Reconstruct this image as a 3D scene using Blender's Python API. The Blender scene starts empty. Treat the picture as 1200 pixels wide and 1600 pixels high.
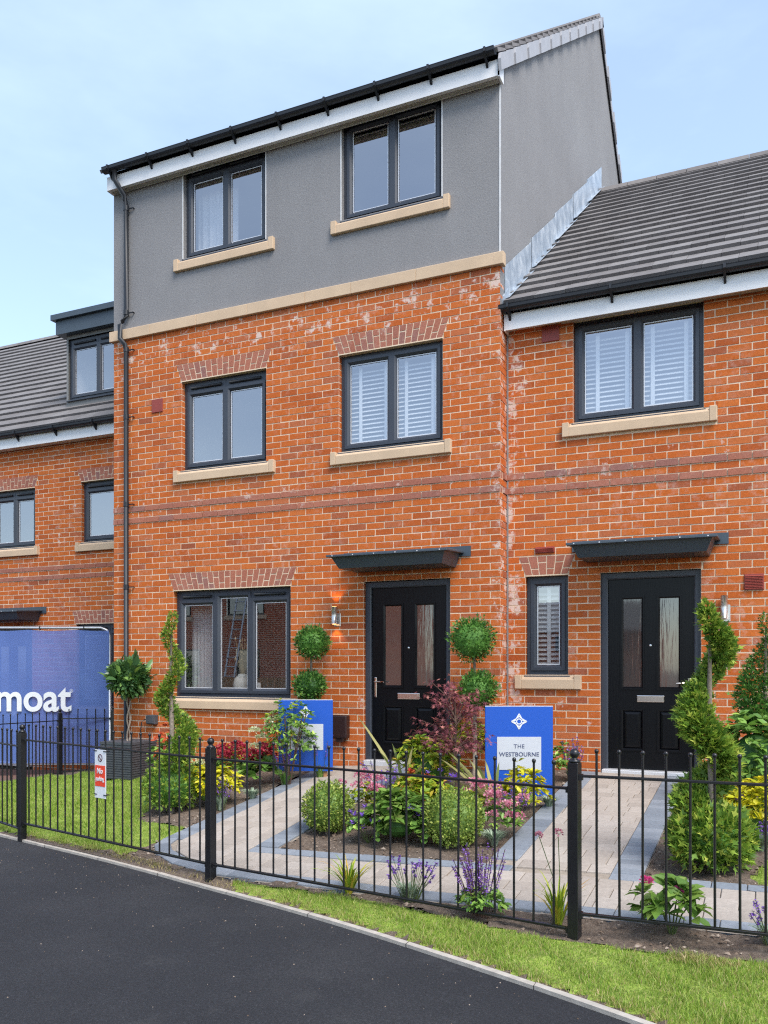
import bpy, bmesh, math, random
import numpy as np
from mathutils import Vector, Matrix
random.seed(7); RNG = np.random.default_rng(7)
SC = bpy.context.scene
COL = SC.collection
# ---------------------------------------------------------------- camera
TH = 0.4250                     # camera yaw against the facade
CAM = (2.608, -8.748, 1.5)
FPX, HOR = 1335.0, 1044.0       # focal length and horizon row, in pixels of the 1200x1600 photograph
cd = bpy.data.cameras.new('camera'); cam = bpy.data.objects.new('camera', cd); COL.objects.link(cam)
cam.location = CAM; cam.rotation_euler = (math.pi/2, 0, TH)
cd.sensor_fit = 'AUTO'; cd.sensor_width = 36; cd.lens = 36*FPX/1600
cd.shift_y = (HOR-800)/1600; cd.clip_start = .05; cd.clip_end = 2000
SC.camera = cam
# ---------------------------------------------------------------- sky, sun, exposure
SUN_EL, SUN_AZ = math.radians(52), math.radians(128)   # azimuth clockwise from +Y
W = bpy.data.worlds.new('World'); SC.world = W; W.use_nodes = True
wn, wl = W.node_tree.nodes, W.node_tree.links
for n in list(wn): wn.remove(n)
sky = wn.new('ShaderNodeTexSky'); sky.sky_type = 'NISHITA'; sky.sun_disc = False
sky.sun_elevation = SUN_EL; sky.sun_rotation = SUN_AZ; sky.air_density = 1.0; sky.dust_density = .8; sky.ozone_density = 1.3
tc = wn.new('ShaderNodeTexCoord'); mp = wn.new('ShaderNodeMapping'); mp.inputs['Scale'].default_value = (1, 1, 2.6)
nz = wn.new('ShaderNodeTexNoise'); nz.inputs['Scale'].default_value = 1.2; nz.inputs['Detail'].default_value = 7; nz.inputs['Roughness'].default_value = .55
cr = wn.new('ShaderNodeValToRGB'); cr.color_ramp.elements[0].position = .45; cr.color_ramp.elements[0].color = (.15, .15, .15, 1)
cr.color_ramp.elements[1].position = .85; cr.color_ramp.elements[1].color = (.45, .45, .45, 1)
mx = wn.new('ShaderNodeMix'); mx.data_type = 'RGBA'
mx.inputs['B'].default_value = (6.6, 7.9, 8.7, 1)       # thin high cloud, radiance of the same order as the sky
bg = wn.new('ShaderNodeBackground'); bg.inputs['Strength'].default_value = .105
wo = wn.new('ShaderNodeOutputWorld')
wl.new(tc.outputs['Generated'], mp.inputs['Vector']); wl.new(mp.outputs[0], nz.inputs['Vector'])
wl.new(nz.outputs['Fac'], cr.inputs[0]); wl.new(cr.outputs[0], mx.inputs['Factor'])
wl.new(sky.outputs[0], mx.inputs['A']); wl.new(mx.outputs['Result'], bg.inputs['Color']); wl.new(bg.outputs[0], wo.inputs[0])
sd = bpy.data.lights.new('sun', 'SUN'); sun = bpy.data.objects.new('sun', sd); COL.objects.link(sun)
sd.energy = 1.6; sd.angle = math.radians(30); sd.color = (1, .94, .86)
sv = Vector((math.sin(SUN_AZ)*math.cos(SUN_EL), math.cos(SUN_AZ)*math.cos(SUN_EL), math.sin(SUN_EL)))
sun.rotation_euler = sv.to_track_quat('Z', 'Y').to_euler(); sun.location = (6, -12, 14)
SC.view_settings.view_transform = 'Standard'; SC.view_settings.look = 'None'
SC.view_settings.gamma = 1; SC.view_settings.exposure = 1.43; SC.view_settings.use_curve_mapping = False
SC.render.engine = 'CYCLES'
SC.cycles.use_denoising = False; SC.cycles.filter_width = 1.2; SC.cycles.sample_clamp_indirect = 4; SC.cycles.max_bounces = 8; SC.cycles.transparent_max_bounces = 16
SC.cycles.diffuse_bounces = 3; SC.cycles.glossy_bounces = 4; SC.cycles.caustics_reflective = False; SC.cycles.caustics_refractive = False

# ---------------------------------------------------------------- pixel -> place helpers
CO, SI = math.cos(TH), math.sin(TH)
def ray(px, py):
    a, b = (px-600)/FPX, (HOR-py)/FPX
    return (CO*a-SI, SI*a+CO, b)
def F(px, py, d=0):                         # point of a wall plane y = d
    r = ray(px, py); t = (d-CAM[1])/r[1]
    return (CAM[0]+r[0]*t, d, CAM[2]+r[2]*t)
def lin(p, x):
    if x <= p[0][0]: return p[0][1]
    for (a, b), (c, d) in zip(p, p[1:]):
        if x <= c: return b+(d-b)*(x-a)/(c-a)
    return p[-1][1]
FY = [(-9, -.7), (-8, -1.2), (-6.2, -2.1), (-3.62, -2.97), (-1.07, -3.65), (1.65, -4.13), (2.6, -4.1), (6, -4.0)]
ZF = [(-9, -.2), (-6.2, -.1), (-3.6, -.035), (-1, -.02), (1.65, .044), (4, .09)]
ZB = [(-9, -.2), (-7.3, -.13), (-5.5, .1), (-4.6, .19), (-2.5, .33), (-1.1, .41), (0, .41), (4, .41)]
KERB = [(-14, .6), (-9, -.95), (-7, -1.75), (-5.5, -2.35), (-3.995, -2.917), (-2.237, -3.369), (-1.008, -3.754), (0.228, -4.189), (1.072, -4.571), (1.649, -4.826), (2.144, -5.072), (3.2, -5.62), (5, -6.9), (8, -9.4)]
_k = [(float(x), float(np.interp(x, [p[0] for p in KERB], [p[1] for p in KERB]))) for x in np.linspace(-12, 7, 96)]
KERB = [(x, sum(_k[min(max(i+d, 0), 95)][1] for d in range(-3, 4))/7) for i, (x, y) in enumerate(_k)]   # smooth curve
def Zg(x, y):                               # height of the garden ground
    yf = lin(FY, x)
    if y < yf: return lin(ZF, x)-.024*min(1, (yf-y)/max(.05, yf-lin(KERB, x)))
    t = min(1, (y-yf)/(0-yf))
    return lin(ZF, x)+(lin(ZB, x)-lin(ZF, x))*t
def G(px, py):                              # point of the garden ground
    z = .1; r = ray(px, py)
    for _ in range(40):
        t = (z-CAM[2])/r[2]; x, y = CAM[0]+r[0]*t, CAM[1]+r[1]*t; z = .5*z+.5*Zg(x, y)
    return (x, y, z)

# ---------------------------------------------------------------- materials
MATS = {}
def nt(name):
    m = bpy.data.materials.new(name); m.use_nodes = True; MATS[name] = m
    t = m.node_tree; b = t.nodes['Principled BSDF']
    return m, t, b
def pos_noise(t, scale, detail=4, rough=.55, vec=None):
    n = t.nodes.new('ShaderNodeTexNoise'); n.inputs['Scale'].default_value = scale; n.inputs['Detail'].default_value = detail
    n.inputs['Roughness'].default_value = rough
    if vec is None:
        g = t.nodes.new('ShaderNodeNewGeometry'); vec = g.outputs['Position']
    t.links.new(vec, n.inputs['Vector']); return n.outputs['Fac']
def ramp(t, fac, stops, interp='LINEAR'):
    r = t.nodes.new('ShaderNodeValToRGB'); r.color_ramp.interpolation = interp
    e = r.color_ramp.elements
    while len(e) < len(stops): e.new(.5)
    for el, (p, c) in zip(e, stops):
        el.position = p; el.color = (c, c, c, 1) if isinstance(c, (int, float)) else (*c, 1)
    t.links.new(fac, r.inputs[0]); return r.outputs[0]
def mixc(t, fac, a, b, mode='MIX'):
    m = t.nodes.new('ShaderNodeMix'); m.data_type = 'RGBA'; m.blend_type = mode
    for s, v in (('Factor', fac), ('A', a), ('B', b)):
        if hasattr(v, 'is_linked'): t.links.new(v, m.inputs[s])
        elif s == 'Factor': m.inputs[s].default_value = v
        else: m.inputs[s].default_value = (*v, 1)
    return m.outputs['Result']
def math_(t, op, a, b=0.):
    m = t.nodes.new('ShaderNodeMath'); m.operation = op
    for i, v in enumerate((a, b)):
        if hasattr(v, 'is_linked'): t.links.new(v, m.inputs[i])
        else: m.inputs[i].default_value = v
    return m.outputs[0]
def bump(t, b, h, strength, dist=.01):
    n = t.nodes.new('ShaderNodeBump'); n.inputs['Strength'].default_value = strength; n.inputs['Distance'].default_value = dist
    t.links.new(h, n.inputs['Height']); t.links.new(n.outputs[0], b.inputs['Normal'])
def plain(name, c, rough=.5, metal=0., var=.12, vs=6., bs=0., bsc=80., spec=.5, bd=.004):
    m, t, b = nt(name)
    f = pos_noise(t, vs, 5)
    lo = tuple(x*(1-var) for x in c); hi = tuple(min(1, x*(1+var)) for x in c)
    t.links.new(ramp(t, f, [(.3, lo), (.7, hi)]), b.inputs['Base Color'])
    b.inputs['Roughness'].default_value = rough; b.inputs['Metallic'].default_value = metal
    b.inputs['Specular IOR Level'].default_value = spec
    if bs: bump(t, b, pos_noise(t, bsc, 3), bs, bd)
    return m
def rnd_fac(t):
    g = t.nodes.new('ShaderNodeNewGeometry'); o = t.nodes.new('ShaderNodeObjectInfo')
    return math_(t, 'FRACT', math_(t, 'ADD', g.outputs['Random Per Island'], o.outputs['Random']))
def xyz(t):
    g = t.nodes.new('ShaderNodeNewGeometry'); s = t.nodes.new('ShaderNodeSeparateXYZ'); t.links.new(g.outputs['Position'], s.inputs[0])
    return s.outputs
def bell(t, v, c, w):                       # 1 at v = c, 0 beyond w
    d = math_(t, 'ABSOLUTE', math_(t, 'SUBTRACT', v, c))
    m = math_(t, 'SUBTRACT', 1., math_(t, 'DIVIDE', d, w)); return math_(t, 'MAXIMUM', m, 0.)
def brick_mat(name, stops, salt=1.):
    m, t, b = nt(name)
    col = ramp(t, rnd_fac(t), stops, 'LINEAR')
    col = mixc(t, .75, col, ramp(t, pos_noise(t, 55, 5, .65), [(.25, (.68, .64, .62)), (.75, (1.25, 1.22, 1.2))]), 'MULTIPLY')
    col = mixc(t, ramp(t, pos_noise(t, 1.1, 3), [(.35, 0.), (.75, .3)]), col, (.52, .13, .035))
    # pale mortar smears and lime bloom left by the bricklayers
    sm = math_(t, 'MULTIPLY', ramp(t, pos_noise(t, 14, 6, .7), [(.50, 0.), (.72, 1.)]), ramp(t, pos_noise(t, 1.6, 2), [(.42, .1), (.7, .8)]))
    P = xyz(t)
    zone = math_(t, 'MAXIMUM', bell(t, P[2], 5.55, .55), math_(t, 'MULTIPLY', bell(t, P[0], .05, .24), 1.35))
    zone = math_(t, 'MAXIMUM', zone, math_(t, 'MULTIPLY', bell(t, P[0], -5.1, .32), bell(t, P[2], 5.1, .8)))
    zone = math_(t, 'MAXIMUM', zone, math_(t, 'MULTIPLY', bell(t, P[2], 3.55, .28), .7))
    zone = math_(t, 'MAXIMUM', zone, math_(t, 'MULTIPLY', bell(t, P[2], 1.05, .3), .75))
    lime = ramp(t, math_(t, 'ADD', pos_noise(t, 6.5, 7, .68), math_(t, 'MULTIPLY', zone, .14)), [(.67, 0.), (.745, .82)])
    f = math_(t, 'MINIMUM', math_(t, 'ADD', math_(t, 'MULTIPLY', sm, .5), lime), .8)
    col = mixc(t, math_(t, 'MULTIPLY', f, salt), col, (.66, .56, .50))
    t.links.new(col, b.inputs['Base Color']); b.inputs['Roughness'].default_value = .85
    b.inputs['Specular IOR Level'].default_value = .25
    bump(t, b, pos_noise(t, 160, 4), .5, .004)
    return m
brick_mat('brick', [(0, (.37, .080, .018)), (.15, (.46, .105, .019)), (.4, (.53, .130, .023)), (.6, (.48, .112, .020)), (.8, (.55, .148, .030)), (.92, (.46, .138, .052)), (1, (.30, .080, .036))])
brick_mat('brick_brown', [(0, (.33, .135, .095)), (.5, (.375, .155, .11)), (.85, (.31, .12, .085)), (1, (.25, .14, .13))], .6)
m, t, b = nt('mortar')
t.links.new(mixc(t, ramp(t, pos_noise(t, 3, 4), [(.35, 0.), (.7, 1.)]), (.66, .49, .335), (.78, .62, .46)), b.inputs['Base Color']); b.inputs['Roughness'].default_value = .95
bump(t, b, pos_noise(t, 250, 3), .4, .003)
plain('stone', (.56, .41, .275), .85, var=.07, vs=4, bs=.25, bsc=220)
m, t, b = nt('render')                       # scraped grey render
c0 = ramp(t, pos_noise(t, .9, 4), [(.3, (.215, .210, .213)), (.7, (.248, .243, .246))])
c0 = mixc(t, .6, c0, ramp(t, pos_noise(t, 42, 5, .75), [(.3, (.82, .82, .82)), (.7, (1.18, 1.18, 1.18))]), 'MULTIPLY')
P = t.nodes.new('ShaderNodeMapping'); gg = t.nodes.new('ShaderNodeNewGeometry'); t.links.new(gg.outputs['Position'], P.inputs['Vector']); P.inputs['Scale'].default_value = (7, 7, .5)
c0 = mixc(t, .14, c0, ramp(t, pos_noise(t, 1, 4, .6, P.outputs[0]), [(.35, (.88, .88, .88)), (.65, (1.1, 1.1, 1.1))]), 'MULTIPLY')
t.links.new(c0, b.inputs['Base Color']); b.inputs['Roughness'].default_value = .95; bump(t, b, pos_noise(t, 60, 5, .75), .6, .009)
plain('bead', (.55, .55, .55), .6)
m = plain('pvc_grey', (.040, .046, .060), .38, var=.06, vs=3, bs=.12, bsc=300, spec=.45)
m, t, b = nt('door_black')
P = t.nodes.new('ShaderNodeMapping'); gg = t.nodes.new('ShaderNodeNewGeometry'); t.links.new(gg.outputs['Position'], P.inputs['Vector']); P.inputs['Scale'].default_value = (30, 30, 2.2)
b.inputs['Base Color'].default_value = (.0035, .0037, .005, 1); b.inputs['Roughness'].default_value = .28; b.inputs['Specular IOR Level'].default_value = .22
bump(t, b, pos_noise(t, 3, 5, .6, P.outputs[0]), .35, .003)
plain('canopy_grey', (.050, .068, .088), .42, var=.07, vs=3)
plain('white_upvc', (.78, .77, .77), .4, var=.03, vs=2)
plain('soffit_vent', (.42, .39, .34), .7, var=.3, vs=60)
plain('gutter_black', (.011, .013, .018), .5, var=.2, vs=3)
plain('steel_strip', (.68, .68, .7), .35, metal=.3, var=.05)
m, t, b = nt('roof_tile')
tr = mixc(t, .8, ramp(t, rnd_fac(t), [(0, (.150, .136, .132)), (.5, (.175, .160, .156)), (1, (.20, .185, .18))]), ramp(t, pos_noise(t, 9, 6), [(.3, (.8, .8, .8)), (.7, (1.15, 1.15, 1.15))]), 'MULTIPLY')
t.links.new(tr, b.inputs['Base Color']); b.inputs['Roughness'].default_value = .8; bump(t, b, pos_noise(t, 200, 3), .3, .003)
plain('verge_grey', (.36, .36, .38), .6, var=.06)
m, t, b = nt('lead')
t.links.new(ramp(t, pos_noise(t, 4.5, 7, .68), [(.3, (.26, .31, .37)), (.5, (.40, .455, .52)), (.68, (.62, .66, .70))]), b.inputs['Base Color']); b.inputs['Roughness'].default_value = .5; b.inputs['Metallic'].default_value = .25
plain('dormer_grey', (.20, .20, .195), .8)
plain('terracotta_plastic', (.26, .045, .032), .55, var=.08)
plain('brown_plastic', (.030, .014, .013), .4, var=.1)
m, t, b = nt('glass')
for n in list(t.nodes):
    if n.type != 'OUTPUT_MATERIAL': t.nodes.remove(n)
out = t.nodes[0]
tr_ = t.nodes.new('ShaderNodeBsdfTransparent'); tr_.inputs[0].default_value = (.93, .95, .95, 1)
gl = t.nodes.new('ShaderNodeBsdfGlossy'); gl.inputs['Roughness'].default_value = .0; gl.inputs['Color'].default_value = (.96, .94, .97, 1)
gg = t.nodes.new('ShaderNodeNewGeometry'); vd = t.nodes.new('ShaderNodeVectorMath'); vd.operation = 'DOT_PRODUCT'
t.links.new(gg.outputs['Normal'], vd.inputs[0]); t.links.new(gg.outputs['Incoming'], vd.inputs[1])
sch = math_(t, 'POWER', math_(t, 'SUBTRACT', 1., math_(t, 'ABSOLUTE', vd.outputs['Value'])), 5.)
ms = t.nodes.new('ShaderNodeMixShader'); t.links.new(math_(t, 'ADD', math_(t, 'MULTIPLY', sch, .66), .34), ms.inputs[0])   # coated double glazing
t.links.new(tr_.outputs[0], ms.inputs[1]); t.links.new(gl.outputs[0], ms.inputs[2]); t.links.new(ms.outputs[0], out.inputs[0])
m, t, b = nt('door_glass')                   # obscured glass, ripples
b.inputs['Base Color'].default_value = (.045, .042, .04, 1); b.inputs['Roughness'].default_value = .04; b.inputs['IOR'].default_value = 2.3
P = t.nodes.new('ShaderNodeMapping'); gg = t.nodes.new('ShaderNodeNewGeometry'); t.links.new(gg.outputs['Position'], P.inputs['Vector']); P.inputs['Scale'].default_value = (24, 24, 2)
bump(t, b, pos_noise(t, 1.5, 3, .5, P.outputs[0]), .10, .004)
plain('chrome', (.75, .70, .66), .18, metal=1., var=.05)
plain('room_wall', (.66, .64, .61), .9, var=.04); plain('room_dark', (.10, .095, .09), .9)
plain('blind_white', (.80, .80, .80), .6, var=.02); plain('curtain', (.62, .62, .64), .9, var=.05)
m, t, b = nt('asphalt')
sp = ramp(t, pos_noise(t, 85, 5, .8), [(.36, .5), (.5, .95), (.66, 2.)])
big = ramp(t, pos_noise(t, .8, 6, .6), [(.28, (.0115, .012, .016)), (.5, (.0165, .017, .0215)), (.72, (.029, .029, .033))])
dust = ramp(t, pos_noise(t, 2.3, 9, .72), [(.58, 0.), (.78, .35)])
ac = mixc(t, 1., big, sp, 'MULTIPLY'); ac = mixc(t, dust, ac, (.10, .098, .096))
ac = mixc(t, ramp(t, pos_noise(t, 150, 2, .5), [(.66, 0.), (.72, .55)]), ac, (.13, .125, .12))
t.links.new(ac, b.inputs['Base Color']); b.inputs['Roughness'].default_value = .8; bump(t, b, pos_noise(t, 95, 5, .8), 1., .012)
plain('kerb_concrete', (.42, .38, .33), .9, var=.18, vs=14, bs=.4, bsc=180)
m, t, b = nt('soil')
sc_ = ramp(t, pos_noise(t, 38, 7, .75), [(.28, (.085, .060, .045)), (.5, (.20, .150, .114)), (.72, (.33, .26, .205))])
sc_ = mixc(t, .5, sc_, ramp(t, pos_noise(t, 2.2, 3), [(.3, (.75, .72, .7)), (.7, (1.25, 1.2, 1.15))]), 'MULTIPLY')
t.links.new(sc_, b.inputs['Base Color']); b.inputs['Roughness'].default_value = 1.; bump(t, b, pos_noise(t, 60, 8, .8), 1., .03)
def island_mat(name, stops, rough=.9, vs=40, bs=.3, spec=.3):
    m, t, b = nt(name)
    c = mixc(t, .6, ramp(t, rnd_fac(t), stops), ramp(t, pos_noise(t, vs, 5), [(.3, (.8, .8, .8)), (.7, (1.18, 1.18, 1.18))]), 'MULTIPLY')
    t.links.new(c, b.inputs['Base Color']); b.inputs['Roughness'].default_value = rough; b.inputs['Specular IOR Level'].default_value = spec
    bump(t, b, pos_noise(t, 220, 3), bs, .003); return m
island_mat('mulch_chip', [(0, (.08, .055, .04)), (.6, (.20, .145, .105)), (1, (.38, .31, .25))])
island_mat('paver_beige', [(0, (.33, .285, .245)), (.5, (.375, .325, .28)), (1, (.41, .36, .315))])
island_mat('paver_charcoal', [(0, (.165, .185, .215)), (.5, (.205, .228, .26)), (1, (.25, .272, .305))])
plain('joint_sand', (.30, .25, .20), .95, var=.2, vs=30)
island_mat('paver_brown', [(0, (.16, .09, .07)), (1, (.26, .16, .12))])
plain('fence_black', (.009, .009, .011), .32, var=.2, vs=20, bs=.1, bsc=90)
plain('sign_blue', (.005, .075, .43), .45, var=.03, vs=2); plain('sign_white', (.72, .73, .75), .5, var=.03)
plain('sign_grey', (.50, .52, .56), .5, var=.03); plain('ink_blue', (.06, .075, .15), .6); plain('sign_red', (.82, .06, .02), .5, var=.03); plain('ink_dark', (.09, .02, .03), .6)
m, t, b = nt('banner_mesh')
for n in list(t.nodes):
    if n.type != 'OUTPUT_MATERIAL': t.nodes.remove(n)
out = t.nodes[0]
df = t.nodes.new('ShaderNodeBsdfDiffuse'); t.links.new(ramp(t, pos_noise(t, 1.3, 4), [(.3, (.135, .225, .58)), (.7, (.18, .285, .66))]), df.inputs[0])
tl = t.nodes.new('ShaderNodeBsdfTranslucent'); tl.inputs[0].default_value = (.22, .3, .65, 1)
tp = t.nodes.new('ShaderNodeBsdfTransparent'); tp.inputs[0].default_value = (.7, .78, 1, 1)
a1 = t.nodes.new('ShaderNodeMixShader'); a1.inputs[0].default_value = .25; a2 = t.nodes.new('ShaderNodeMixShader'); a2.inputs[0].default_value = .24
t.links.new(df.outputs[0], a1.inputs[1]); t.links.new(tl.outputs[0], a1.inputs[2]); t.links.new(a1.outputs[0], a2.inputs[1]); t.links.new(tp.outputs[0], a2.inputs[2]); t.links.new(a2.outputs[0], out.inputs[0])
plain('galvanised', (.50, .51, .52), .4, metal=.7, var=.12, vs=20)
plain('planter_slate', (.060, .064, .074), .6, var=.2, vs=30, bs=.5, bsc=60)
plain('bark', (.23, .185, .145), .9, var=.35, vs=50, bs=.5, bsc=90); plain('stem_green', (.08, .12, .03), .7); plain('stem_brown', (.10, .055, .04), .8)
plain('lamp_steel', (.62, .60, .57), .3, metal=.8, var=.05)
plain('vase_white', (.72, .69, .64), .6, var=.1, vs=30); plain('dried_flower', (.48, .37, .22), .9); plain('timber', (.32, .155, .06), .7, var=.25, vs=12)
m, t, b = nt('lamp_glow'); b.inputs['Emission Color'].default_value = (1, .55, .2, 1); b.inputs['Emission Strength'].default_value = 2.5
m, t, b = nt('far_brick')                    # far bricks, too small to tell apart
bt = t.nodes.new('ShaderNodeTexBrick'); P = t.nodes.new('ShaderNodeCombineXYZ'); X = xyz(t)
t.links.new(X[0], P.inputs[0]); t.links.new(X[2], P.inputs[1]); t.links.new(P.outputs[0], bt.inputs['Vector'])
bt.inputs['Scale'].default_value = 1; bt.inputs['Brick Width'].default_value = .225; bt.inputs['Row Height'].default_value = .075; bt.inputs['Mortar Size'].default_value = .006
bt.inputs['Color1'].default_value = (.40, .09, .035, 1); bt.inputs['Color2'].default_value = (.30, .065, .03, 1); bt.inputs['Mortar'].default_value = (.55, .43, .32, 1)
t.links.new(bt.outputs[0], b.inputs['Base Color']); b.inputs['Roughness'].default_value = .9
def leaf_mat(name, stops, tr=.3, rough=.5, spec=.35):
    m, t, b = nt(name)
    c = ramp(t, rnd_fac(t), stops)
    t.links.new(c, b.inputs['Base Color']); b.inputs['Roughness'].default_value = rough; b.inputs['Specular IOR Level'].default_value = spec
    tlc = t.nodes.new('ShaderNodeBsdfTranslucent'); t.links.new(c, tlc.inputs[0])
    mm = t.nodes.new('ShaderNodeMixShader'); mm.inputs[0].default_value = tr
    o = [n for n in t.nodes if n.type == 'OUTPUT_MATERIAL'][0]
    t.links.new(b.outputs[0], mm.inputs[1]); t.links.new(tlc.outputs[0], mm.inputs[2]); t.links.new(mm.outputs[0], o.inputs[0]); return m
leaf_mat('lawn_blade', [(0, (.13, .24, .03)), (.4, (.24, .38, .045)), (.75, (.36, .47, .075)), (.92, (.47, .50, .14)), (1, (.55, .48, .24))], .35)
plain('turf', (.22, .29, .045), .95, var=.4, vs=9, bs=.8, bsc=50, bd=.02)
leaf_mat('dry_blade', [(0, (0.240, 0.252, 0.060)), (.5, (0.432, 0.348, 0.144)), (1, (0.576, 0.456, 0.240))], .3)
leaf_mat('conifer', [(0, (0.067, 0.142, 0.023)), (.45, (0.162, 0.285, 0.038)), (.8, (0.323, 0.446, 0.057)), (1, (0.494, 0.513, 0.095))], .25)
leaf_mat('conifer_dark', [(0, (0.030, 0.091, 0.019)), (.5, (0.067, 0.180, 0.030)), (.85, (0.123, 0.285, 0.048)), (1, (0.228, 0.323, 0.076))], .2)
leaf_mat('bay', [(0, (0.040, 0.099, 0.036)), (.5, (0.081, 0.171, 0.054)), (.85, (0.144, 0.270, 0.081)), (1, (0.306, 0.468, 0.090))], .15, .32, .5)
leaf_mat('box_leaf', [(0, (0.110, 0.184, 0.037)), (.5, (0.230, 0.331, 0.055)), (.85, (0.386, 0.460, 0.083)), (1, (0.589, 0.589, 0.184))], .25)
leaf_mat('maple', [(0, (0.130, 0.038, 0.051)), (.5, (0.248, 0.070, 0.090)), (.85, (0.402, 0.130, 0.130)), (1, (0.591, 0.236, 0.201))], .3)
leaf_mat('yellow_leaf', [(0, (0.230, 0.276, 0.011)), (.4, (0.483, 0.483, 0.014)), (.8, (0.713, 0.621, 0.023)), (1, (0.805, 0.713, 0.092))], .3)
leaf_mat('lime_leaf', [(0, (0.102, 0.203, 0.022)), (.5, (0.290, 0.406, 0.029)), (.85, (0.522, 0.551, 0.043)), (1, (0.725, 0.406, 0.087))], .3)
leaf_mat('green_leaf', [(0, (0.082, 0.174, 0.041)), (.5, (0.174, 0.326, 0.061)), (.85, (0.286, 0.469, 0.091)), (1, (0.490, 0.632, 0.122))], .25, .38)
leaf_mat('hydrangea_leaf', [(0, (.10, .20, .035)), (.5, (.16, .29, .05)), (.85, (.24, .37, .07)), (1, (.34, .42, .12))], .3, .45)
leaf_mat('silver_leaf', [(0, (0.162, 0.234, 0.154)), (.6, (0.306, 0.388, 0.270)), (1, (0.486, 0.558, 0.414))], .2, .7)
leaf_mat('variegated', [(0, (0.176, 0.220, 0.055)), (.45, (0.374, 0.352, 0.110)), (1, (0.660, 0.572, 0.264))], .2)
leaf_mat('red_tip', [(0, (.35, .035, .02)), (.6, (.52, .09, .03)), (1, (.6, .2, .06))], .3)
leaf_mat('purple_flower', [(0, (0.156, 0.058, 0.338)), (.6, (0.260, 0.111, 0.520)), (1, (0.442, 0.234, 0.650))], .2, .8)
leaf_mat('violet_flower', [(0, (.16, .06, .48)), (1, (.33, .17, .68))], .3, .7)
leaf_mat('pink_flower', [(0, (.50, .12, .22)), (.6, (.66, .25, .33)), (1, (.76, .45, .48))], .3, .8)
leaf_mat('hot_pink', [(0, (.60, .04, .20)), (1, (.78, .14, .32))], .3, .7)
leaf_mat('crimson', [(0, (0.221, 0.010, 0.026)), (.6, (0.429, 0.023, 0.058)), (1, (0.624, 0.078, 0.111))], .3, .7)
leaf_mat('cream_flower', [(0, (.50, .55, .22)), (.6, (.66, .68, .40)), (1, (.78, .78, .62))], .3, .8)

# ---------------------------------------------------------------- mesh helpers
class MB:
    def __init__(s): s.v, s.f = [], []
    def quad(s, *p):
        n = len(s.v); s.v += [tuple(q) for q in p]; s.f.append(tuple(range(n, n+len(p)))); return s
    def box(s, x0, x1, y0, y1, z0, z1):
        n = len(s.v)
        s.v += [(x0, y0, z0), (x1, y0, z0), (x1, y1, z0), (x0, y1, z0), (x0, y0, z1), (x1, y0, z1), (x1, y1, z1), (x0, y1, z1)]
        s.f += [tuple(n+i for i in q) for q in ((3, 2, 1, 0), (4, 5, 6, 7), (0, 1, 5, 4), (1, 2, 6, 5), (2, 3, 7, 6), (3, 0, 4, 7))]; return s
    def prism(s, poly, a, b, axis='z'):      # polygon extruded from a to b along an axis
        def mk(u, v, w): return {'z': (u, v, w), 'y': (u, w, v), 'x': (w, u, v)}[axis]
        n, k = len(s.v), len(poly)
        s.v += [mk(u, v, a) for u, v in poly]+[mk(u, v, b) for u, v in poly]
        s.f += [tuple(range(n+k-1, n-1, -1)), tuple(range(n+k, n+2*k))]
        s.f += [(n+i, n+(i+1) % k, n+k+(i+1) % k, n+k+i) for i in range(k)]; return s
    def tube(s, pts, r, seg=8, cap=True):
        pts = [Vector(p) for p in pts]; rs = r if isinstance(r, (list, tuple)) else [r]*len(pts)
        n = len(s.v); up = Vector((0, 0, 1))
        for i, p in enumerate(pts):
            d = (pts[min(i+1, len(pts)-1)]-pts[max(i-1, 0)]).normalized()
            a = d.cross(up if abs(d.z) < .95 else Vector((1, 0, 0))).normalized(); b_ = d.cross(a)
            s.v += [tuple(p+(a*math.cos(2*math.pi*k/seg)+b_*math.sin(2*math.pi*k/seg))*rs[i]) for k in range(seg)]
        for i in range(len(pts)-1):
            s.f += [(n+i*seg+k, n+i*seg+(k+1) % seg, n+(i+1)*seg+(k+1) % seg, n+(i+1)*seg+k) for k in range(seg)]
        if cap: s.f += [tuple(range(n, n+seg)), tuple(range(n+len(pts)*seg-1, n+(len(pts)-1)*seg-1, -1))]
        return s
    def lathe(s, prof, cx=0, cy=0, seg=16):
        n = len(s.v)
        for r, z in prof: s.v += [(cx+r*math.cos(2*math.pi*k/seg), cy+r*math.sin(2*math.pi*k/seg), z) for k in range(seg)]
        for i in range(len(prof)-1):
            s.f += [(n+i*seg+k, n+i*seg+(k+1) % seg, n+(i+1)*seg+(k+1) % seg, n+(i+1)*seg+k) for k in range(seg)]
        return s
    def ring(s, x0, x1, z0, z1, w, yf, yb, ch=0.):   # mitred rectangular frame: front face at yf, inner edge chamfered by ch
        A = [(x0, z0), (x1, z0), (x1, z1), (x0, z1)]
        def ins(d): return [(x0+d, z0+d), (x1-d, z0+d), (x1-d, z1-d), (x0+d, z1-d)]
        L = [[(x, yb, z) for x, z in A], [(x, yf, z) for x, z in A], [(x, yf, z) for x, z in ins(w-ch)], [(x, yf+ch*.9, z) for x, z in ins(w)], [(x, yb, z) for x, z in ins(w)]]
        n = len(s.v)
        for l in L: s.v += l
        for i in range(4):
            for k in range(4): s.f.append((n+i*4+k, n+i*4+(k+1) % 4, n+(i+1)*4+(k+1) % 4, n+(i+1)*4+k))
        return s
    def mesh(s, name, mat):
        m = bpy.data.meshes.new(name); m.from_pydata(s.v, [], s.f); m.materials.append(MATS[mat]); m.update(); return m
    def build(s, name, mat, parent=None, smooth=False):
        m = s.mesh(name, mat)
        if smooth: m.polygons.foreach_set('use_smooth', [True]*len(m.polygons))
        return link(name, m, parent)
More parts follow.
